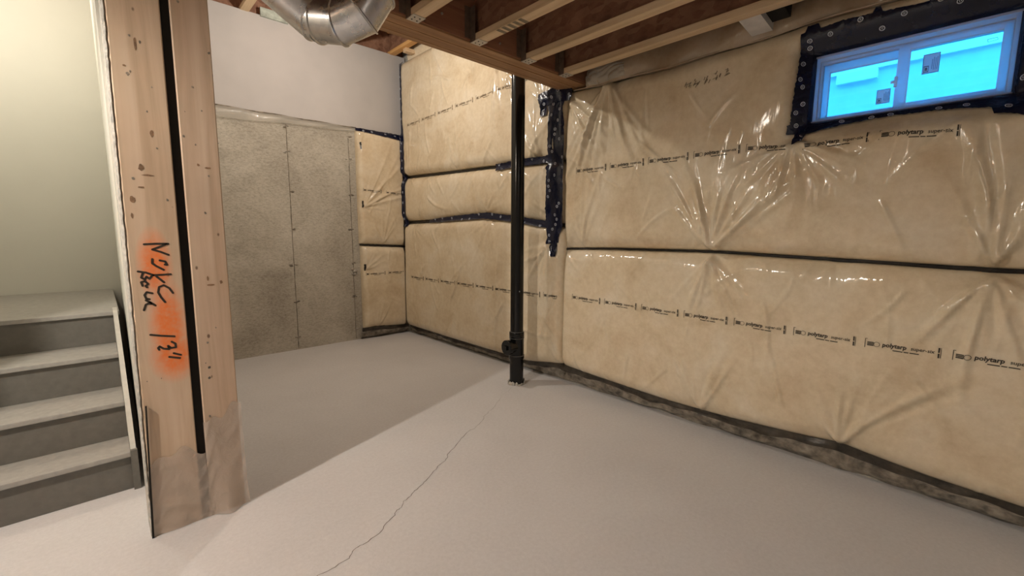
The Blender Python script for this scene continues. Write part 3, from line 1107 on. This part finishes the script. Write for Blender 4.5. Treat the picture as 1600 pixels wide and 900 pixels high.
win_tape('top', 90, notch(lambda a: .105 + .012 * math.sin(7 * a), [(.06, .035, .028), (.37, .02, .025), (.62, .035, .035), (.69, .012, .03)]),
         'navy tape above the blue window with a ragged top edge', circ(9, .08, .5), 41)
win_tape('left', 60, notch(lambda a: .052 + .028 * (1 - a), [(.05, .06, .012)]), 'navy tape down the window side facing the pipe', circ(7, .08, .5), 43)
win_tape('bottom', 90, notch(lambda a: .082 - .058 * math.sin(PI * a) ** .7 + .02 * max(0, a - .8), [(.93, .06, .03), (.03, .035, .035)]),
         'navy tape sagging under the blue window sill', circ(7, .06, .45), 45)
win_tape('right', 60, lambda a: .09, 'navy tape down the window side away from the pipe', circ(5, .1, .5), 47)

# ------------------------------------------------------------------ the window
win = bpy.data.objects.new('window_1', None)
win.location = (WX, .35, WIN['z0'])
col.objects.link(win)
win['kind'] = 'structure'
wy0, wy1, wz0, wz1 = WIN['y0'] + .002, WIN['y1'] - .002, WIN['z0'] + .002, WIN['z1'] - .002


def rect_ring(name, x0, x1, y0, y1, z0, z1, l, r_2, b_, t_, m, par, bev=.003):
    bm = bmesh.new()
    add_box(bm, (x0, y1 - l, z0), (x1, y1, z1), bev)
    add_box(bm, (x0, y0, z0), (x1, y0 + r_2, z1), bev)
    add_box(bm, (x0, y0 + r_2 - .002, z0), (x1, y1 - l + .002, z0 + b_), bev)
    add_box(bm, (x0, y0 + r_2 - .002, z1 - t_), (x1, y1 - l + .002, z1), bev)
    return adopt(bm_obj(name, bm, m), par)


rect_ring('window_frame', FX, FX + .11, wy0, wy1, wz0, wz1, .030, .030, .016, .030, M['vinyl'], win)
rect_ring('frame_lip', FX - .006, FX + .004, wy0, wy1, wz0, wz1, .010, .010, .006, .010, M['vinyl'], win, .002)
rect_ring('frame_track', FX + .022, FX + .10, wy0 + .028, wy1 - .028, wz0 + .014, wz1 - .028, .012, .008, .008, .014, M['vinyl'], win, .002)
s1 = rect_ring('sash', FX + .050, FX + .078, .345, wy1 - .040, wz0 + .018, wz1 - .040, .026, .020, .014, .040, M['vinyl'], win)
s2 = rect_ring('sash', FX + .018, FX + .046, wy0 + .030, .380, wz0 + .014, wz1 - .034, .046, .032, .022, .026, M['vinyl'], win)


def sub(o, par):
    """child of a part whose parent inverse already holds"""
    o.parent = par
    o.matrix_parent_inverse = (Matrix.Translation(Vector(win.location)) @ par.matrix_parent_inverse).inverted()
    return o


for s_, x, ya, yb in ((s1, FX + .064, .36, wy1 - .06), (s2, FX + .032, wy0 + .055, .345)):
    p = box('pane', (x - .0015, ya, wz0 + .02), (x + .0015, yb, wz1 - .05), M['glass'])
    sub(p, s_)
lt = bmesh.new()
add_box(lt, (FX + .004, .372, 2.075), (FX + .020, .384, 2.125), .003)
add_box(lt, (FX - .004, .376, 2.092), (FX + .006, .396, 2.104), .003)
sub(bm_obj('latch', lt, M['vinyl']), s2)
for s_, x, y0, y1, z0, z1 in ((s1, FX + .061, .40, .455, 2.015, 2.085), (s2, FX + .029, .225, .285, 2.115, 2.205)):
    st = sub(box('sticker', (x - .0006, y0, z0), (x + .0002, y1, z1), M['sticker']), s_)
    st['label'] = 'pale paper sticker on the glass'
    bm = bmesh.new()
    e = .0009
    for (a, b_, c, d) in ((0, 1, .97, 1), (0, 1, 0, .03), (0, .04, 0, 1), (.96, 1, 0, 1), (.62, .92, .08, .12), (.62, .92, .36, .40), (.62, .65, .08, .40), (.89, .92, .08, .40), (.70, .85, .16, .32),
                          (.12, .15, .15, .8), (.22, .25, .15, .75), (.32, .35, .15, .8), (.42, .45, .2, .7)):
        add_box(bm, (x - .0006 - e, y0 + a * (y1 - y0), z0 + c * (z1 - z0)), (x - .0006, y0 + b_ * (y1 - y0), z0 + d * (z1 - z0)))
    sub(bm_obj('sticker_print', bm, M['sticker_ink']), s_)
bm = bmesh.new()
add_loft(bm, [(FX + .0285, .075, 2.215), (FX + .0285, .045, 2.216), (FX + .0285, .043, 2.206), (FX + .0285, .073, 2.203), (FX + .0285, .075, 2.215)], .0012, 6)
sub(bm_obj('glass_mark', bm, M['sticker_ink']), s2)

# outdoors: gravel, the neighbouring house
struct(box('ground_outside', (WX + .22, -6, 1.55), (11, 8, 1.70), M['soil']))
nb = thing('neighbour_house', 'pale neighbouring house wall seen through the blue window', 'house', (5.0, .5, 1.7))
adopt(box('foundation', (5.03, -5, 1.70), (5.3, 7, 2.757), M['foundation']), nb)
for k in range(8):
    adopt(prism('siding_board', [(5.0, 2.757 + k * .15), (5.05, 2.757 + k * .15), (5.05, 2.757 + (k + 1) * .15), (5.018, 2.757 + (k + 1) * .15)], 'Y', -5, 7, M['siding']), nb)
nw = adopt(box('basement_window', (4.99, .76, 2.675), (5.04, 1.05, 2.757), M['siding']), nb)

# ------------------------------------------------------------------ header, joists
hd = thing('header_beam', 'brown laminated header carrying the joist ends above the pipe', 'beam', (1.0, 2.4, 2.5))
y = 2.285
for k, (w, z0, mm) in enumerate(((.046, 2.500, 'lvl'), (.045, 2.502, 'lvl'), (.045, 2.4985, 'lvl'), (.045, 2.5015, 'lvl'), (.045, 2.500, 'lvl'))):
    adopt(box('header_ply', (-1.9, y, z0), (WX - .06, y + w - .0012, 2.79), M[mm], None, .002), hd)
    y += w
adopt(box('face_board', (-1.9, 2.279, 2.512), (WX - .06, 2.2855, 2.79), M['lvl_face']), hd)
# nail heads and small holes on the header face
for (x, z) in ((1.57, 2.60), (1.95, 2.585), (2.02, 2.56), (2.42, 2.57)):
    adopt(loft('nail_head', [(x, 2.280, z), (x, 2.275, z)], .008, M['hanger'], None, 10), hd)


def joist(x, y0, y1, z0, z1, flm):
    t = thing('floor_joist', 'wooden I-joist with pale pine flange and dark strand-board web hung from the header', 'joist', (x, y1, z0), 'joists hung from the brown header')
    adopt(box('bottom_flange', (x - .035, y0, z0), (x + .035, y1, z0 + .040), flm, None, .003), t)
    adopt(box('top_flange', (x - .035, y0, z1 - .038), (x + .035, y1, z1), flm, None, .003), t)
    adopt(box('web', (x - .005, y0, z0 + .038), (x + .005, y1, z1 - .036), M['osb']), t)
    bm = bmesh.new()
    add_box(bm, (x - .039, y1 - .075, z0 - .003), (x + .039, y1 + .004, z0 - .0003))
    hg = bm_obj('joist_hanger', bm, M['hanger'])
    hg['label'] = 'dull steel joist hanger'
    adopt(hg, t)
    bm = bmesh.new()
    add_box(bm, (x - .039, y1 - .045, z0 - .003), (x - .0365, y1 + .004, z0 + .20))
    add_box(bm, (x + .0365, y1 - .045, z0 - .003), (x + .039, y1 + .004, z0 + .20))
    add_box(bm, (x - .080, y1 + .001, z0 + .02), (x - .037, y1 + .004, z0 + .20))
    add_box(bm, (x + .037, y1 + .001, z0 + .02), (x + .080, y1 + .004, z0 + .20))
    adopt(bm_obj('hanger_strap', bm, M['strap']), t)
    bm = bmesh.new()
    for dy in (-.02, -.05):
        for dx in (-.016, .016):
            bmesh.ops.create_cone(bm, cap_ends=True, segments=8, radius1=.004, radius2=.004, depth=.003, matrix=Matrix.Translation((x + dx, y1 + dy, z0 - .004)))
    nh = under(bm_obj('nail_heads', bm, M['ink']), hg)
    nh['kind'] = 'stuff'
    return t


j0 = joist(1.372, -1.88, 2.276, 2.5, 2.795, M['flange'])
ordn = {2.642: 'last I-joist beside the window wall, hung from the brown header', 2.25: 'second I-joist from the window wall, ending above the black pipe',
        1.815: 'third I-joist from the window wall, with dark stamped bars on its flange'}
j0['label'] = 'fourth I-joist from the window wall, ending beside the steel duct'
for x in (1.815, 2.25, 2.642, .94, .53, .11, -.30, -.71, -1.12, -1.53):
    c_ = copy_tree(j0, (x, 2.276, 2.5))
    c_['label'] = ordn.get(x, 'wooden I-joist with dark web over the steel duct and the studs')
# tuft of stamped ink on the second joist's flange
bm = bmesh.new()
for k in range(5):
    add_box(bm, (1.783, 2.02 - .045 * k, 2.4988), (1.848, 2.045 - .045 * k, 2.4996))
st = bm_obj('stamp_marks', bm, M['ink_faint'])
st_par = [o for o in bpy.data.objects if o.name.startswith('floor_joist') and abs(o.location.x - 1.815) < .01][0]
adopt(st, st_par)

# brown rim blankets in the joist bay, standing on the top edge of the window blanket
def rim_h(u, t):
    return max(.016, .050 + .085 * math.sin(PI * min(1, .08 + t * 1.1)) ** .5 * (.75 + .25 * math.sin(6.5 * u + 1)) - .03 * t + .010 * math.sin(17 * u + 5 * t) - .05 * math.exp(-((u - 2.27) / .08) ** 2) * t)


v, f = [], []
us = np.linspace(-1.5, 2.27, 160)
for i, u in enumerate(us):
    zb = float(top_wave(u)) - .003
    for j in range(16):
        t = j / 15
        v.append((WX - rim_h(u, t), u, zb + (2.798 - zb) * t))
    if i:
        for j in range(15):
            a = (i - 1) * 16 + j
            f.append((a, a + 1, a + 17, a + 16))
tag(mesh('rim_blanket', v, f, M['rim'], None, True), 'brown rumpled poly-covered rim insulation tucked above the window wall', 'insulation')
tag(loft('poly_edge', [(WX - .092 - .006 * math.sin(5 * u), u, float(top_wave(u)) + .003) for u in np.linspace(-1.45, 2.40, 90)], .006, M['rim'], None, 8),
    'brown rolled poly edge along the top of the window blanket', 'plastic edge')
tag(prism('wood_block', [(2.673, 2.503), (2.885, 2.482), (2.900, 2.565), (2.673, 2.598)], 'Y', .93, 1.04, M['block']), 'white block wedged between the last joist and the rim insulation', 'block')
tag(prism('block_gap_shade', [(2.74, 2.535), (2.87, 2.52), (2.88, 2.60), (2.75, 2.61)], 'Y', .84, .931, M['dark']), 'black solid standing in for the shaded gap beside the white block', 'gap shade')  # dark solid put where only an open gap lies in shade
# crumpled film where header meets the wall, lying on the rim blanket
v, f = [], []
NA, NB = 60, 22
for i in range(NA + 1):
    for j in range(NB + 1):
        a, b_ = i / NA, j / NB
        u = 2.262 - .36 * a
        zb = float(top_wave(u)) + .006
        t = .02 + b_ * (.42 - .12 * a + .03 * math.sin(11 * a))
        z = zb + (2.798 - zb) * t
        ridge = .009 * abs(math.sin(6 * a + 5 * b_ + 1.5 * math.sin(5 * a))) + .007 * abs(math.sin(11 * a - 7 * b_ + 2 * math.sin(4 * b_)))
        v.append((WX - rim_h(u, t) - .003 - ridge, u, z))
    if i:
        for j in range(NB):
            q0 = (i - 1) * (NB + 1) + j
            f.append((q0, q0 + 1, q0 + NB + 2, q0 + NB + 1))
tag(mesh('film_scrap', v, f, M['film'], None, True), 'crumpled clear film where the header meets the insulated wall', 'plastic film')


# far high bay: joists bearing on the back wall
def far_joist(x, label, flm, y0=2.56):
    t = thing('high_joist', label, 'joist', (x, 5.2, 3.48), 'joists of the high bay over the grey drywall')
    adopt(box('bottom_flange', (x - .038, y0, 3.485), (x + .038, 5.24, 3.523), flm, None, .003), t)
    adopt(box('web', (x - .005, y0, 3.521), (x + .005, 5.24, 3.745), M['osb']), t)
    adopt(box('top_flange', (x - .038, y0, 3.742), (x + .038, 5.24, 3.779), flm, None, .003), t)


far_joist(2.835, 'high joist with an orange pine flange in the corner over the tall blanket', M['orange_pine'], 4.55)
far_joist(1.245, 'high pine joist over the grey drywall near the studs', M['flange'])
far_joist(1.70, 'high pine joist over the grey drywall partly behind the duct', M['flange'])
far_joist(2.28, 'high joist behind the steel duct over the grey drywall', M['flange'])
tag(box('blocking_panel', (2.317, 4.522, 3.50), (2.874, 4.552, 3.78), M['osb'], None, .002), 'dark strand-board blocking panel between high joists by the corner', 'panel')
tag(box('plaster_board_scrap', (1.38, 5.165, 3.475), (1.64, 5.19, 3.56), M['patch'], None, .004), 'pale green board scrap on top of the grey drywall', 'board')
tag(box('bearing_block', (2.835, 4.86, 3.442), (2.962, 4.93, 3.486), M['flange'], None, .003), 'short pine cross block under the orange joist in the corner', 'block')
# folded film over the top of the tall blanket
v, f = [], []
for i in range(60):
    for j in range(8):
        a, b_ = i / 59, j / 7
        yy = 5.04 - 2.45 * a
        v.append((WX - .052 - .018 * math.sin(PI * b_) + .004 * math.sin(19 * a + 3 * b_), yy, 3.397 + .16 * b_ + .012 * math.sin(15 * a) * b_))
    if i:
        for j in range(7):
            q0 = (i - 1) * 8 + j
            f.append((q0, q0 + 1, q0 + 9, q0 + 8))
tag(mesh('rim_blanket', v, f, M['insul'], None, True), 'poly-covered rim insulation on top of the tall corner blanket', 'insulation')

# clear film hanging from the drywall over bare concrete
v, f = [], []
for i in range(50):
    a = i / 49
    for j in range(7):
        b_ = j / 6
        L = .12 * (1 - .75 * a) + .01
        v.append((.55 + 1.78 * a, WY - .034 - .02 * math.sin(PI * b_) * (1 - a * .6) - .008 * math.sin(24 * a + 3 * b_), 2.548 - .0 * a - L * b_ + .006 * math.sin(13 * a) * b_))
    if i:
        for j in range(6):
            q0 = (i - 1) * 7 + j
            f.append((q0, q0 + 1, q0 + 8, q0 + 7))
tag(mesh('film_strip', v, f, M['film'], None, True), 'clear plastic film hanging below the drywall over bare concrete', 'plastic film')
tag(loft('film_fold', [(x, WY - .036, 2.545 + .003 * math.sin(14 * x)) for x in np.linspace(.5, 2.33, 50)], .0055, M['hem'], None, 8), 'dark rolled film edge between drywall and bare concrete', 'plastic edge')

# ------------------------------------------------------------------ black drain pipe with cleanout
px, py = 2.628, 2.735
pt = thing('drain_pipe', 'upright black drain pipe with a cleanout near the floor', 'pipe', (px, py, 0))


def ring(name, prof, m, par=pt, cx=px, cy=py, seg=36):
    """lathe about a vertical axis"""
    return adopt(loft(name, [(cx, cy, z) for r, z in prof], [r for r, z in prof], m, None, seg), par)


ring('pipe_tube', [(.0570, .42), (.0570, 2.90)], M['abs'])
fit = ring('cleanout_tee', [(.069, .235), (.069, .262), (.064, .266), (.064, .415), (.066, .418), (.066, .468), (.0635, .472), (.058, .473)], M['abs'])
ring('pipe_stub', [(.061, .0), (.061, .24)], M['abs'])
for z, r in ((.4735, .0605), (.4175, .0672), (.262, .0702)):
    ring('rim_line', [(r - .002, z - .0015), (r, z - .0005), (r, z + .0008), (r - .002, z + .0018)], M['abs_line'])
dirv = Vector((-1.0, .02, 0)).normalized()
c0 = Vector((px, py, .345))
adopt(loft('cleanout_branch', [c0, c0 + dirv * .055, c0 + dirv * .09, c0 + dirv * .094], [.055, .055, .056, .062], M['abs'], None, 32), pt)
adopt(loft('cleanout_plug', [c0 + dirv * .092, c0 + dirv * .094, c0 + dirv * .120, c0 + dirv * .124, c0 + dirv * .1241], [.060, .066, .066, .062, .050], M['abs'], None, 32), pt)
sd = dirv.cross(Vector((0, 0, 1)))
bm = bmesh.new()
add_box(bm, (-.018, -.018, 0), (.018, .018, .016), .003)
mat4 = Matrix((sd, Vector((0, 0, 1)), dirv)).transposed().to_4x4()
mat4.translation = c0 + dirv * .123
bm.transform(mat4)
adopt(bm_obj('plug_nut', bm, M['abs']), pt)
adopt(loft('pipe_tag', [(px - .022, py - .0530, .835), (px - .022, py - .0545, .835)], .005, M['logo'], None, 10), pt)
bm = bmesh.new()
for k in range(16):
    a = 2 * PI * k / 16 + random.uniform(-.1, .1)
    r = .063 + random.uniform(0, .012)
    h = random.uniform(.012, .045) * (1.4 if math.cos(a - .2) > .4 else .7)
    s_ = random.uniform(.012, .022)
    bmesh.ops.create_icosphere(bm, subdivisions=1, radius=1, matrix=Matrix.Translation((px + r * math.cos(a), py + r * math.sin(a), h * .4)) @ Matrix.Rotation(a, 4, 'Z') @ Matrix.Diagonal((s_ * .6, s_ * 1.1, h, 1)))
tag(bm_obj('grout_collar', bm, M['grout']), 'broken grey grout around the foot of the black pipe', 'grout')

# ------------------------------------------------------------------ steel duct
F_, CX_, CY_ = 687.0, 800.0, 450.0
Rm = Matrix(Rw)


def at(pxl, pyl, d):
    return Vector((0, 0, 1.35)) + Rm @ Vector(((pxl - CX_) / F_ * d, -(pyl - CY_) / F_ * d, -d))


dt = thing('round_duct', 'shiny galvanised round duct with a segmented elbow hung below the joists', 'duct', (.9, 2.0, 2.2))
RD = .090
A0, A1 = at(390, -60, 1.78), at(486, 27, 1.97)
path = [at(500, 33, 1.97), at(532, 36, 1.95), at(566, 21, 1.93), at(584, -9, 1.93), at(588, -42, 1.94)]
adopt(loft('duct_pipe', [A0, A1, at(495, 33, 1.975)], [RD * .97, RD * .97, RD * .97], M['galv'], None, 40), dt)


def bead_ring(p, d, r, w=.006):
    d = Vector(d).normalized()
    return loft('seam_bead', [p - d * w, p - d * w * .4, p + d * w * .4, p + d * w], [r, r + .006, r + .006, r], M['galv'], None, 40, False)


cl_dir = (path[0] - A1)
adopt(loft('collar', [path[0] - cl_dir.normalized() * .035, path[0]], RD * 1.0, M['galv'], None, 40), dt)
full = loft('whole_elbow', [path[0] - cl_dir] + path + [path[4] + (path[4] - path[3])], RD, M['galv'], None, 40, False)
rv_ = [full.data.vertices[i].co.copy() for i in range(len(full.data.vertices))]
bpy.data.objects.remove(full)
for k in range(4):
    a_, b_ = rv_[40 * (k + 1):40 * (k + 2)], rv_[40 * (k + 2):40 * (k + 3)]
    o = mesh('elbow_gore', a_ + b_, [(i, (i + 1) % 40, 40 + (i + 1) % 40, 40 + i) for i in range(40)], M['galv'], None, True)
    adopt(o, dt)
for k in range(5):
    d = (path[min(k + 1, 4)] - path[max(k - 1, 0)])
    adopt(bead_ring(path[k], d, RD), dt)
adopt(bead_ring(path[0] - cl_dir.normalized() * .032, cl_dir, RD), dt)
adopt(loft('duct_riser', [path[4], path[4] + (path[4] - path[3]).normalized() * .10, Vector((path[4].x + .05, path[4].y, 2.77))], RD, M['galv'], None, 40), dt)

# ------------------------------------------------------------------ studs at the stair wall end
YP = 2.385


def stud(name, xb0, xb1, xt0, xt1, m, label):
    t = thing(name, label, 'wood stud', ((xb0 + xb1) / 2, YP, 0))
    bm = bmesh.new()
    lv = []
    n = 24
    for i in range(n + 1):
        z = 2.498 * i / n
        a = i / n
        x0, x1 = xb0 + (xt0 - xb0) * a, xb1 + (xt1 - xb1) * a
        c = .004
        lv.append([bm.verts.new(p) for p in ((x0, YP + .14, z), (x0, YP + c, z), (x0 + c, YP, z), (x1 - c, YP, z), (x1, YP + c, z), (x1, YP + .14, z))])
    for p, q_ in zip(lv, lv[1:]):
        for k in range(6):
            bm.faces.new((p[k], p[(k + 1) % 6], q_[(k + 1) % 6], q_[k]))
    bm.faces.new(lv[0][::-1])
    bm.faces.new(lv[-1])
    adopt(bm_obj('stud_board', bm, m), t)
    return t


stA = stud('wall_stud', .0735, .252, .099, .266, M['stud_mark'], 'pine stud with black handwriting and orange spray paint beside the stairs')
stB = stud('wall_stud', .287, .428, .298, .433, M['stud'], 'plain knotty pine stud next to the stud with orange paint')
tag(prism('stud_gap_shade', [(.250, 0), (.290, 0), (.302, 2.49), (.264, 2.49)], 'Y', YP + .016, YP + .10, M['dark']), 'black strip standing in for the shade between the two pine studs', 'foam strip')  # near-black colour paints the shade inside the open gap

strokes = [[(0.14, 1.2873), (0.1792, 1.289), (0.2193, 1.2883), (0.1652, 1.2652), (0.1918, 1.2544), (0.2176, 1.241)], [(0.162, 1.225), (0.1606, 1.2072), (0.1731, 1.1949), (0.1965, 1.1778)], [(0.186, 1.2186), (0.2041, 1.2131), (0.2093, 1.1986), (0.2019, 1.2005)], [(0.1598, 1.1572), (0.1874, 1.157), (0.2188, 1.1574)], [(0.1697, 1.1518), (0.1799, 1.1401), (0.1936, 1.124)], [(0.2203, 1.0759), (0.2092, 1.0979), (0.1914, 1.1122), (0.1754, 1.1056), (0.1706, 1.0829), (0.1787, 1.0606), (0.1908, 1.0385)], [(0.1117, 1.1757), (0.1367, 1.1696), (0.161, 1.1571)], [(0.1278, 1.1701), (0.1202, 1.1497), (0.1314, 1.1404), (0.1371, 1.1525), (0.1465, 1.1425), (0.154, 1.1529)], [(0.1222, 1.1147), (0.1187, 1.1305), (0.1309, 1.1342), (0.1406, 1.121), (0.1322, 1.1139), (0.1359, 1.1073)], [(0.1508, 1.0808), (0.1331, 1.0872), (0.125, 1.0754), (0.1297, 1.0592), (0.1398, 1.0566)], [(0.1275, 1.0532), (0.1417, 1.0422), (0.157, 1.0278)], [(0.1417, 1.0422), (0.126, 1.0344), (0.1182, 1.0117)], [(0.1365, 1.038), (0.1508, 1.0349)], [(0.1308, 0.9041), (0.1672, 0.8942), (0.2111, 0.8846)], [(0.1997, 0.8625), (0.2119, 0.8521), (0.2126, 0.8353), (0.1957, 0.835), (0.1863, 0.8466), (0.189, 0.8313), (0.1703, 0.8364), (0.1574, 0.8485), (0.152, 0.843), (0.1551, 0.8342)], [(0.2029, 0.8104), (0.2275, 0.7981)], [(0.1864, 0.7969), (0.2232, 0.7846)]]
bm = bmesh.new()
for s_ in strokes:
    for a, b_ in zip(s_, s_[1:]):
        d = Vector((b_[0] - a[0], b_[1] - a[1]))
        l = d.length
        d /= l
        n_ = Vector((-d.y, d.x)) * .0042
        q4 = [(a[0] - n_.x - d.x * .001, a[1] - n_.y - d.y * .001), (b_[0] - n_.x, b_[1] - n_.y), (b_[0] + n_.x, b_[1] + n_.y), (a[0] + n_.x - d.x * .001, a[1] + n_.y - d.y * .001)]
        bm.faces.new([bm.verts.new((p[0], YP - .0008, p[1])) for p in q4])
    for p in s_:
        bm.faces.new([bm.verts.new((p[0] + 0.0042 * math.cos(k * PI / 4), YP - .0009, p[1] + 0.0042 * math.sin(k * PI / 4))) for k in range(8)])
hw = bm_obj('marker_writing', bm, M['ink'])
hw['label'] = 'black marker handwriting MOVE BACK 13"'
under(hw, stA.children[0])
hw['kind'] = 'stuff'

# small knots and gouges on both studs
for par, xs, zs in ((stA, (.10, .25), (.45, 2.35)), (stB, (.30, .425), (.45, 2.35))):
    for k in range(15):
        cx_, cz_ = random.uniform(*xs), random.uniform(*zs)
        if par is stA and .78 < cz_ < 1.31:
            continue
        r = random.uniform(.002, .006)
        bm = bmesh.new()
        bm.faces.new([bm.verts.new((cx_ + r * math.cos(a) * random.uniform(.6, 1.2), YP - .0006, cz_ + r * 1.2 * math.sin(a) * random.uniform(.6, 1.3))) for a in [j * PI / 4 for j in range(8)]])
        under(bm_obj('knot', bm, M['hem']), par.children[0])


for par, cx_, cz_, rx, rz in ((stA, .118, 1.47, .011, .013), (stA, .112, 1.405, .004, .012), (stA, .155, 1.60, .010, .014), (stA, .175, 1.57, .020, .004), (stA, .150, 1.52, .013, .004),
                             (stA, .20, 1.74, .006, .016), (stA, .175, 2.08, .004, .03), (stA, .135, 1.99, .005, .005), (stB, .385, 1.62, .014, .004), (stB, .35, 1.63, .005, .006), (stB, .36, 1.10, .016, .004), (stB, .35, 1.13, .004, .012), (stB, .40, 1.11, .006, .010)):
    bm = bmesh.new()
    bm.faces.new([bm.verts.new((cx_ + rx * math.cos(a) * random.uniform(.7, 1.15), YP - .0007, cz_ + rz * math.sin(a) * random.uniform(.7, 1.15))) for a in [j * PI / 6 for j in range(12)]])
    under(bm_obj('knot', bm, M['knot']), par.children[0])


# plastic wrapped round the foot of the studs
def wrap(name, x0, x1, ztop, label, seed, flare):
    r = random.Random(seed)
    nu, nz = 40, 30
    ph = [r.uniform(0, 6) for _ in range(6)]
    v, f = [], []
    for i in range(nu + 1):
        a = i / nu
        for j in range(nz + 1):
            b_ = j / nz
            zt = ztop + .035 * math.sin(4 * a + ph[0]) + .015 * math.sin(13 * a + ph[1])
            z = .003 + zt * b_
            crease = .004 * abs(math.sin(3 * a + 9 * b_ + ph[2] + 2 * math.sin(4 * b_))) + .003 * abs(math.sin(5 * a - 11 * b_ + ph[3] + 1.5 * math.sin(6 * a)))
            fl = flare * (1 - b_) ** 4
            v.append((x0 + (x1 - x0) * a + (a - .5) * fl * .3, YP - .008 + crease * .9 - fl * (.5 + .5 * math.sin(7 * a + ph[4])) * .7, z))
        if i:
            for j in range(nz):
                q0 = (i - 1) * (nz + 1) + j
                f.append((q0, q0 + 1, q0 + nz + 2, q0 + nz + 1))
    return tag(mesh(name, v, f, M['wrap'], None, True), label, 'plastic wrap')


wrap('poly_wrap', .074, .284, .33, 'dusty clear plastic wrapped round the foot of the orange-painted stud', 2, .015)
wrap('poly_wrap', .285, .440, .50, 'dusty clear plastic crumpled round the foot of the plain stud', 5, .06)

# broken drywall edge and metal strip on the stair side of the studs
bm = bmesh.new()
n = 120
rows = []
for i in range(n + 1):
    z = .0 + 2.49 * i / n
    a = i / n
    x0 = .0635 + .022 * a
    x1 = .0735 + .0255 * a
    jg = random.uniform(0, .008)
    rows.append([bm.verts.new(p) for p in ((x0, 2.54, z), (x0, YP + .004 + random.uniform(0, .003), z), (x1 - .004 - jg * .3, YP - .002 + jg * .5, z), (x1, YP + .006 + jg, z), (x1, 2.54, z))])
for p, q_ in zip(rows, rows[1:]):
    for k in range(4):
        bm.faces.new((p[k], p[k + 1], q_[k + 1], q_[k]))
tag(bm_obj('drywall_edge', bm, M['gypsum_edge']), 'ragged cut drywall edge along the stair side of the painted stud', 'drywall')
tag(prism('metal_strip', [(.0655, .0), (.0735, .0), (.094, .60), (.089, .60)], 'Y', YP - .014, YP - .004, M['dark']), 'thin black strip at the foot of the drywall edge beside the painted stud', 'strip')

# ------------------------------------------------------------------ stairs
stt = thing('staircase', 'grey painted stairs rising to a landing beside the studs', 'stairs', (-.48, 2.93, 0))
noz = [(2.93, .207), (3.155, .414), (3.456, .621), (3.785, .828)]
xl, xr = -.998, .034
for k, (yn, z) in enumerate(noz):
    yb = noz[k + 1][0] + .03 if k < 3 else 5.198
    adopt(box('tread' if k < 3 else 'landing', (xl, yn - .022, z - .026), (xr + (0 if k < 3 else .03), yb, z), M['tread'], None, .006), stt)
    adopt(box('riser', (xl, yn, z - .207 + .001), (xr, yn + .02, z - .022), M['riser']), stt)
adopt(prism('stringer', [(2.955, 0.0), (2.925, .0), (2.925, .215), (3.13, .43), (3.43, .64), (3.76, .835), (3.9, .835), (3.9, .60)], 'X', xr, xr + .022, M['stringer']), stt)
adopt(box('stringer_end', (xr - .002, 2.905, 0), (xr + .026, 2.93, .215), M['riser']), stt)
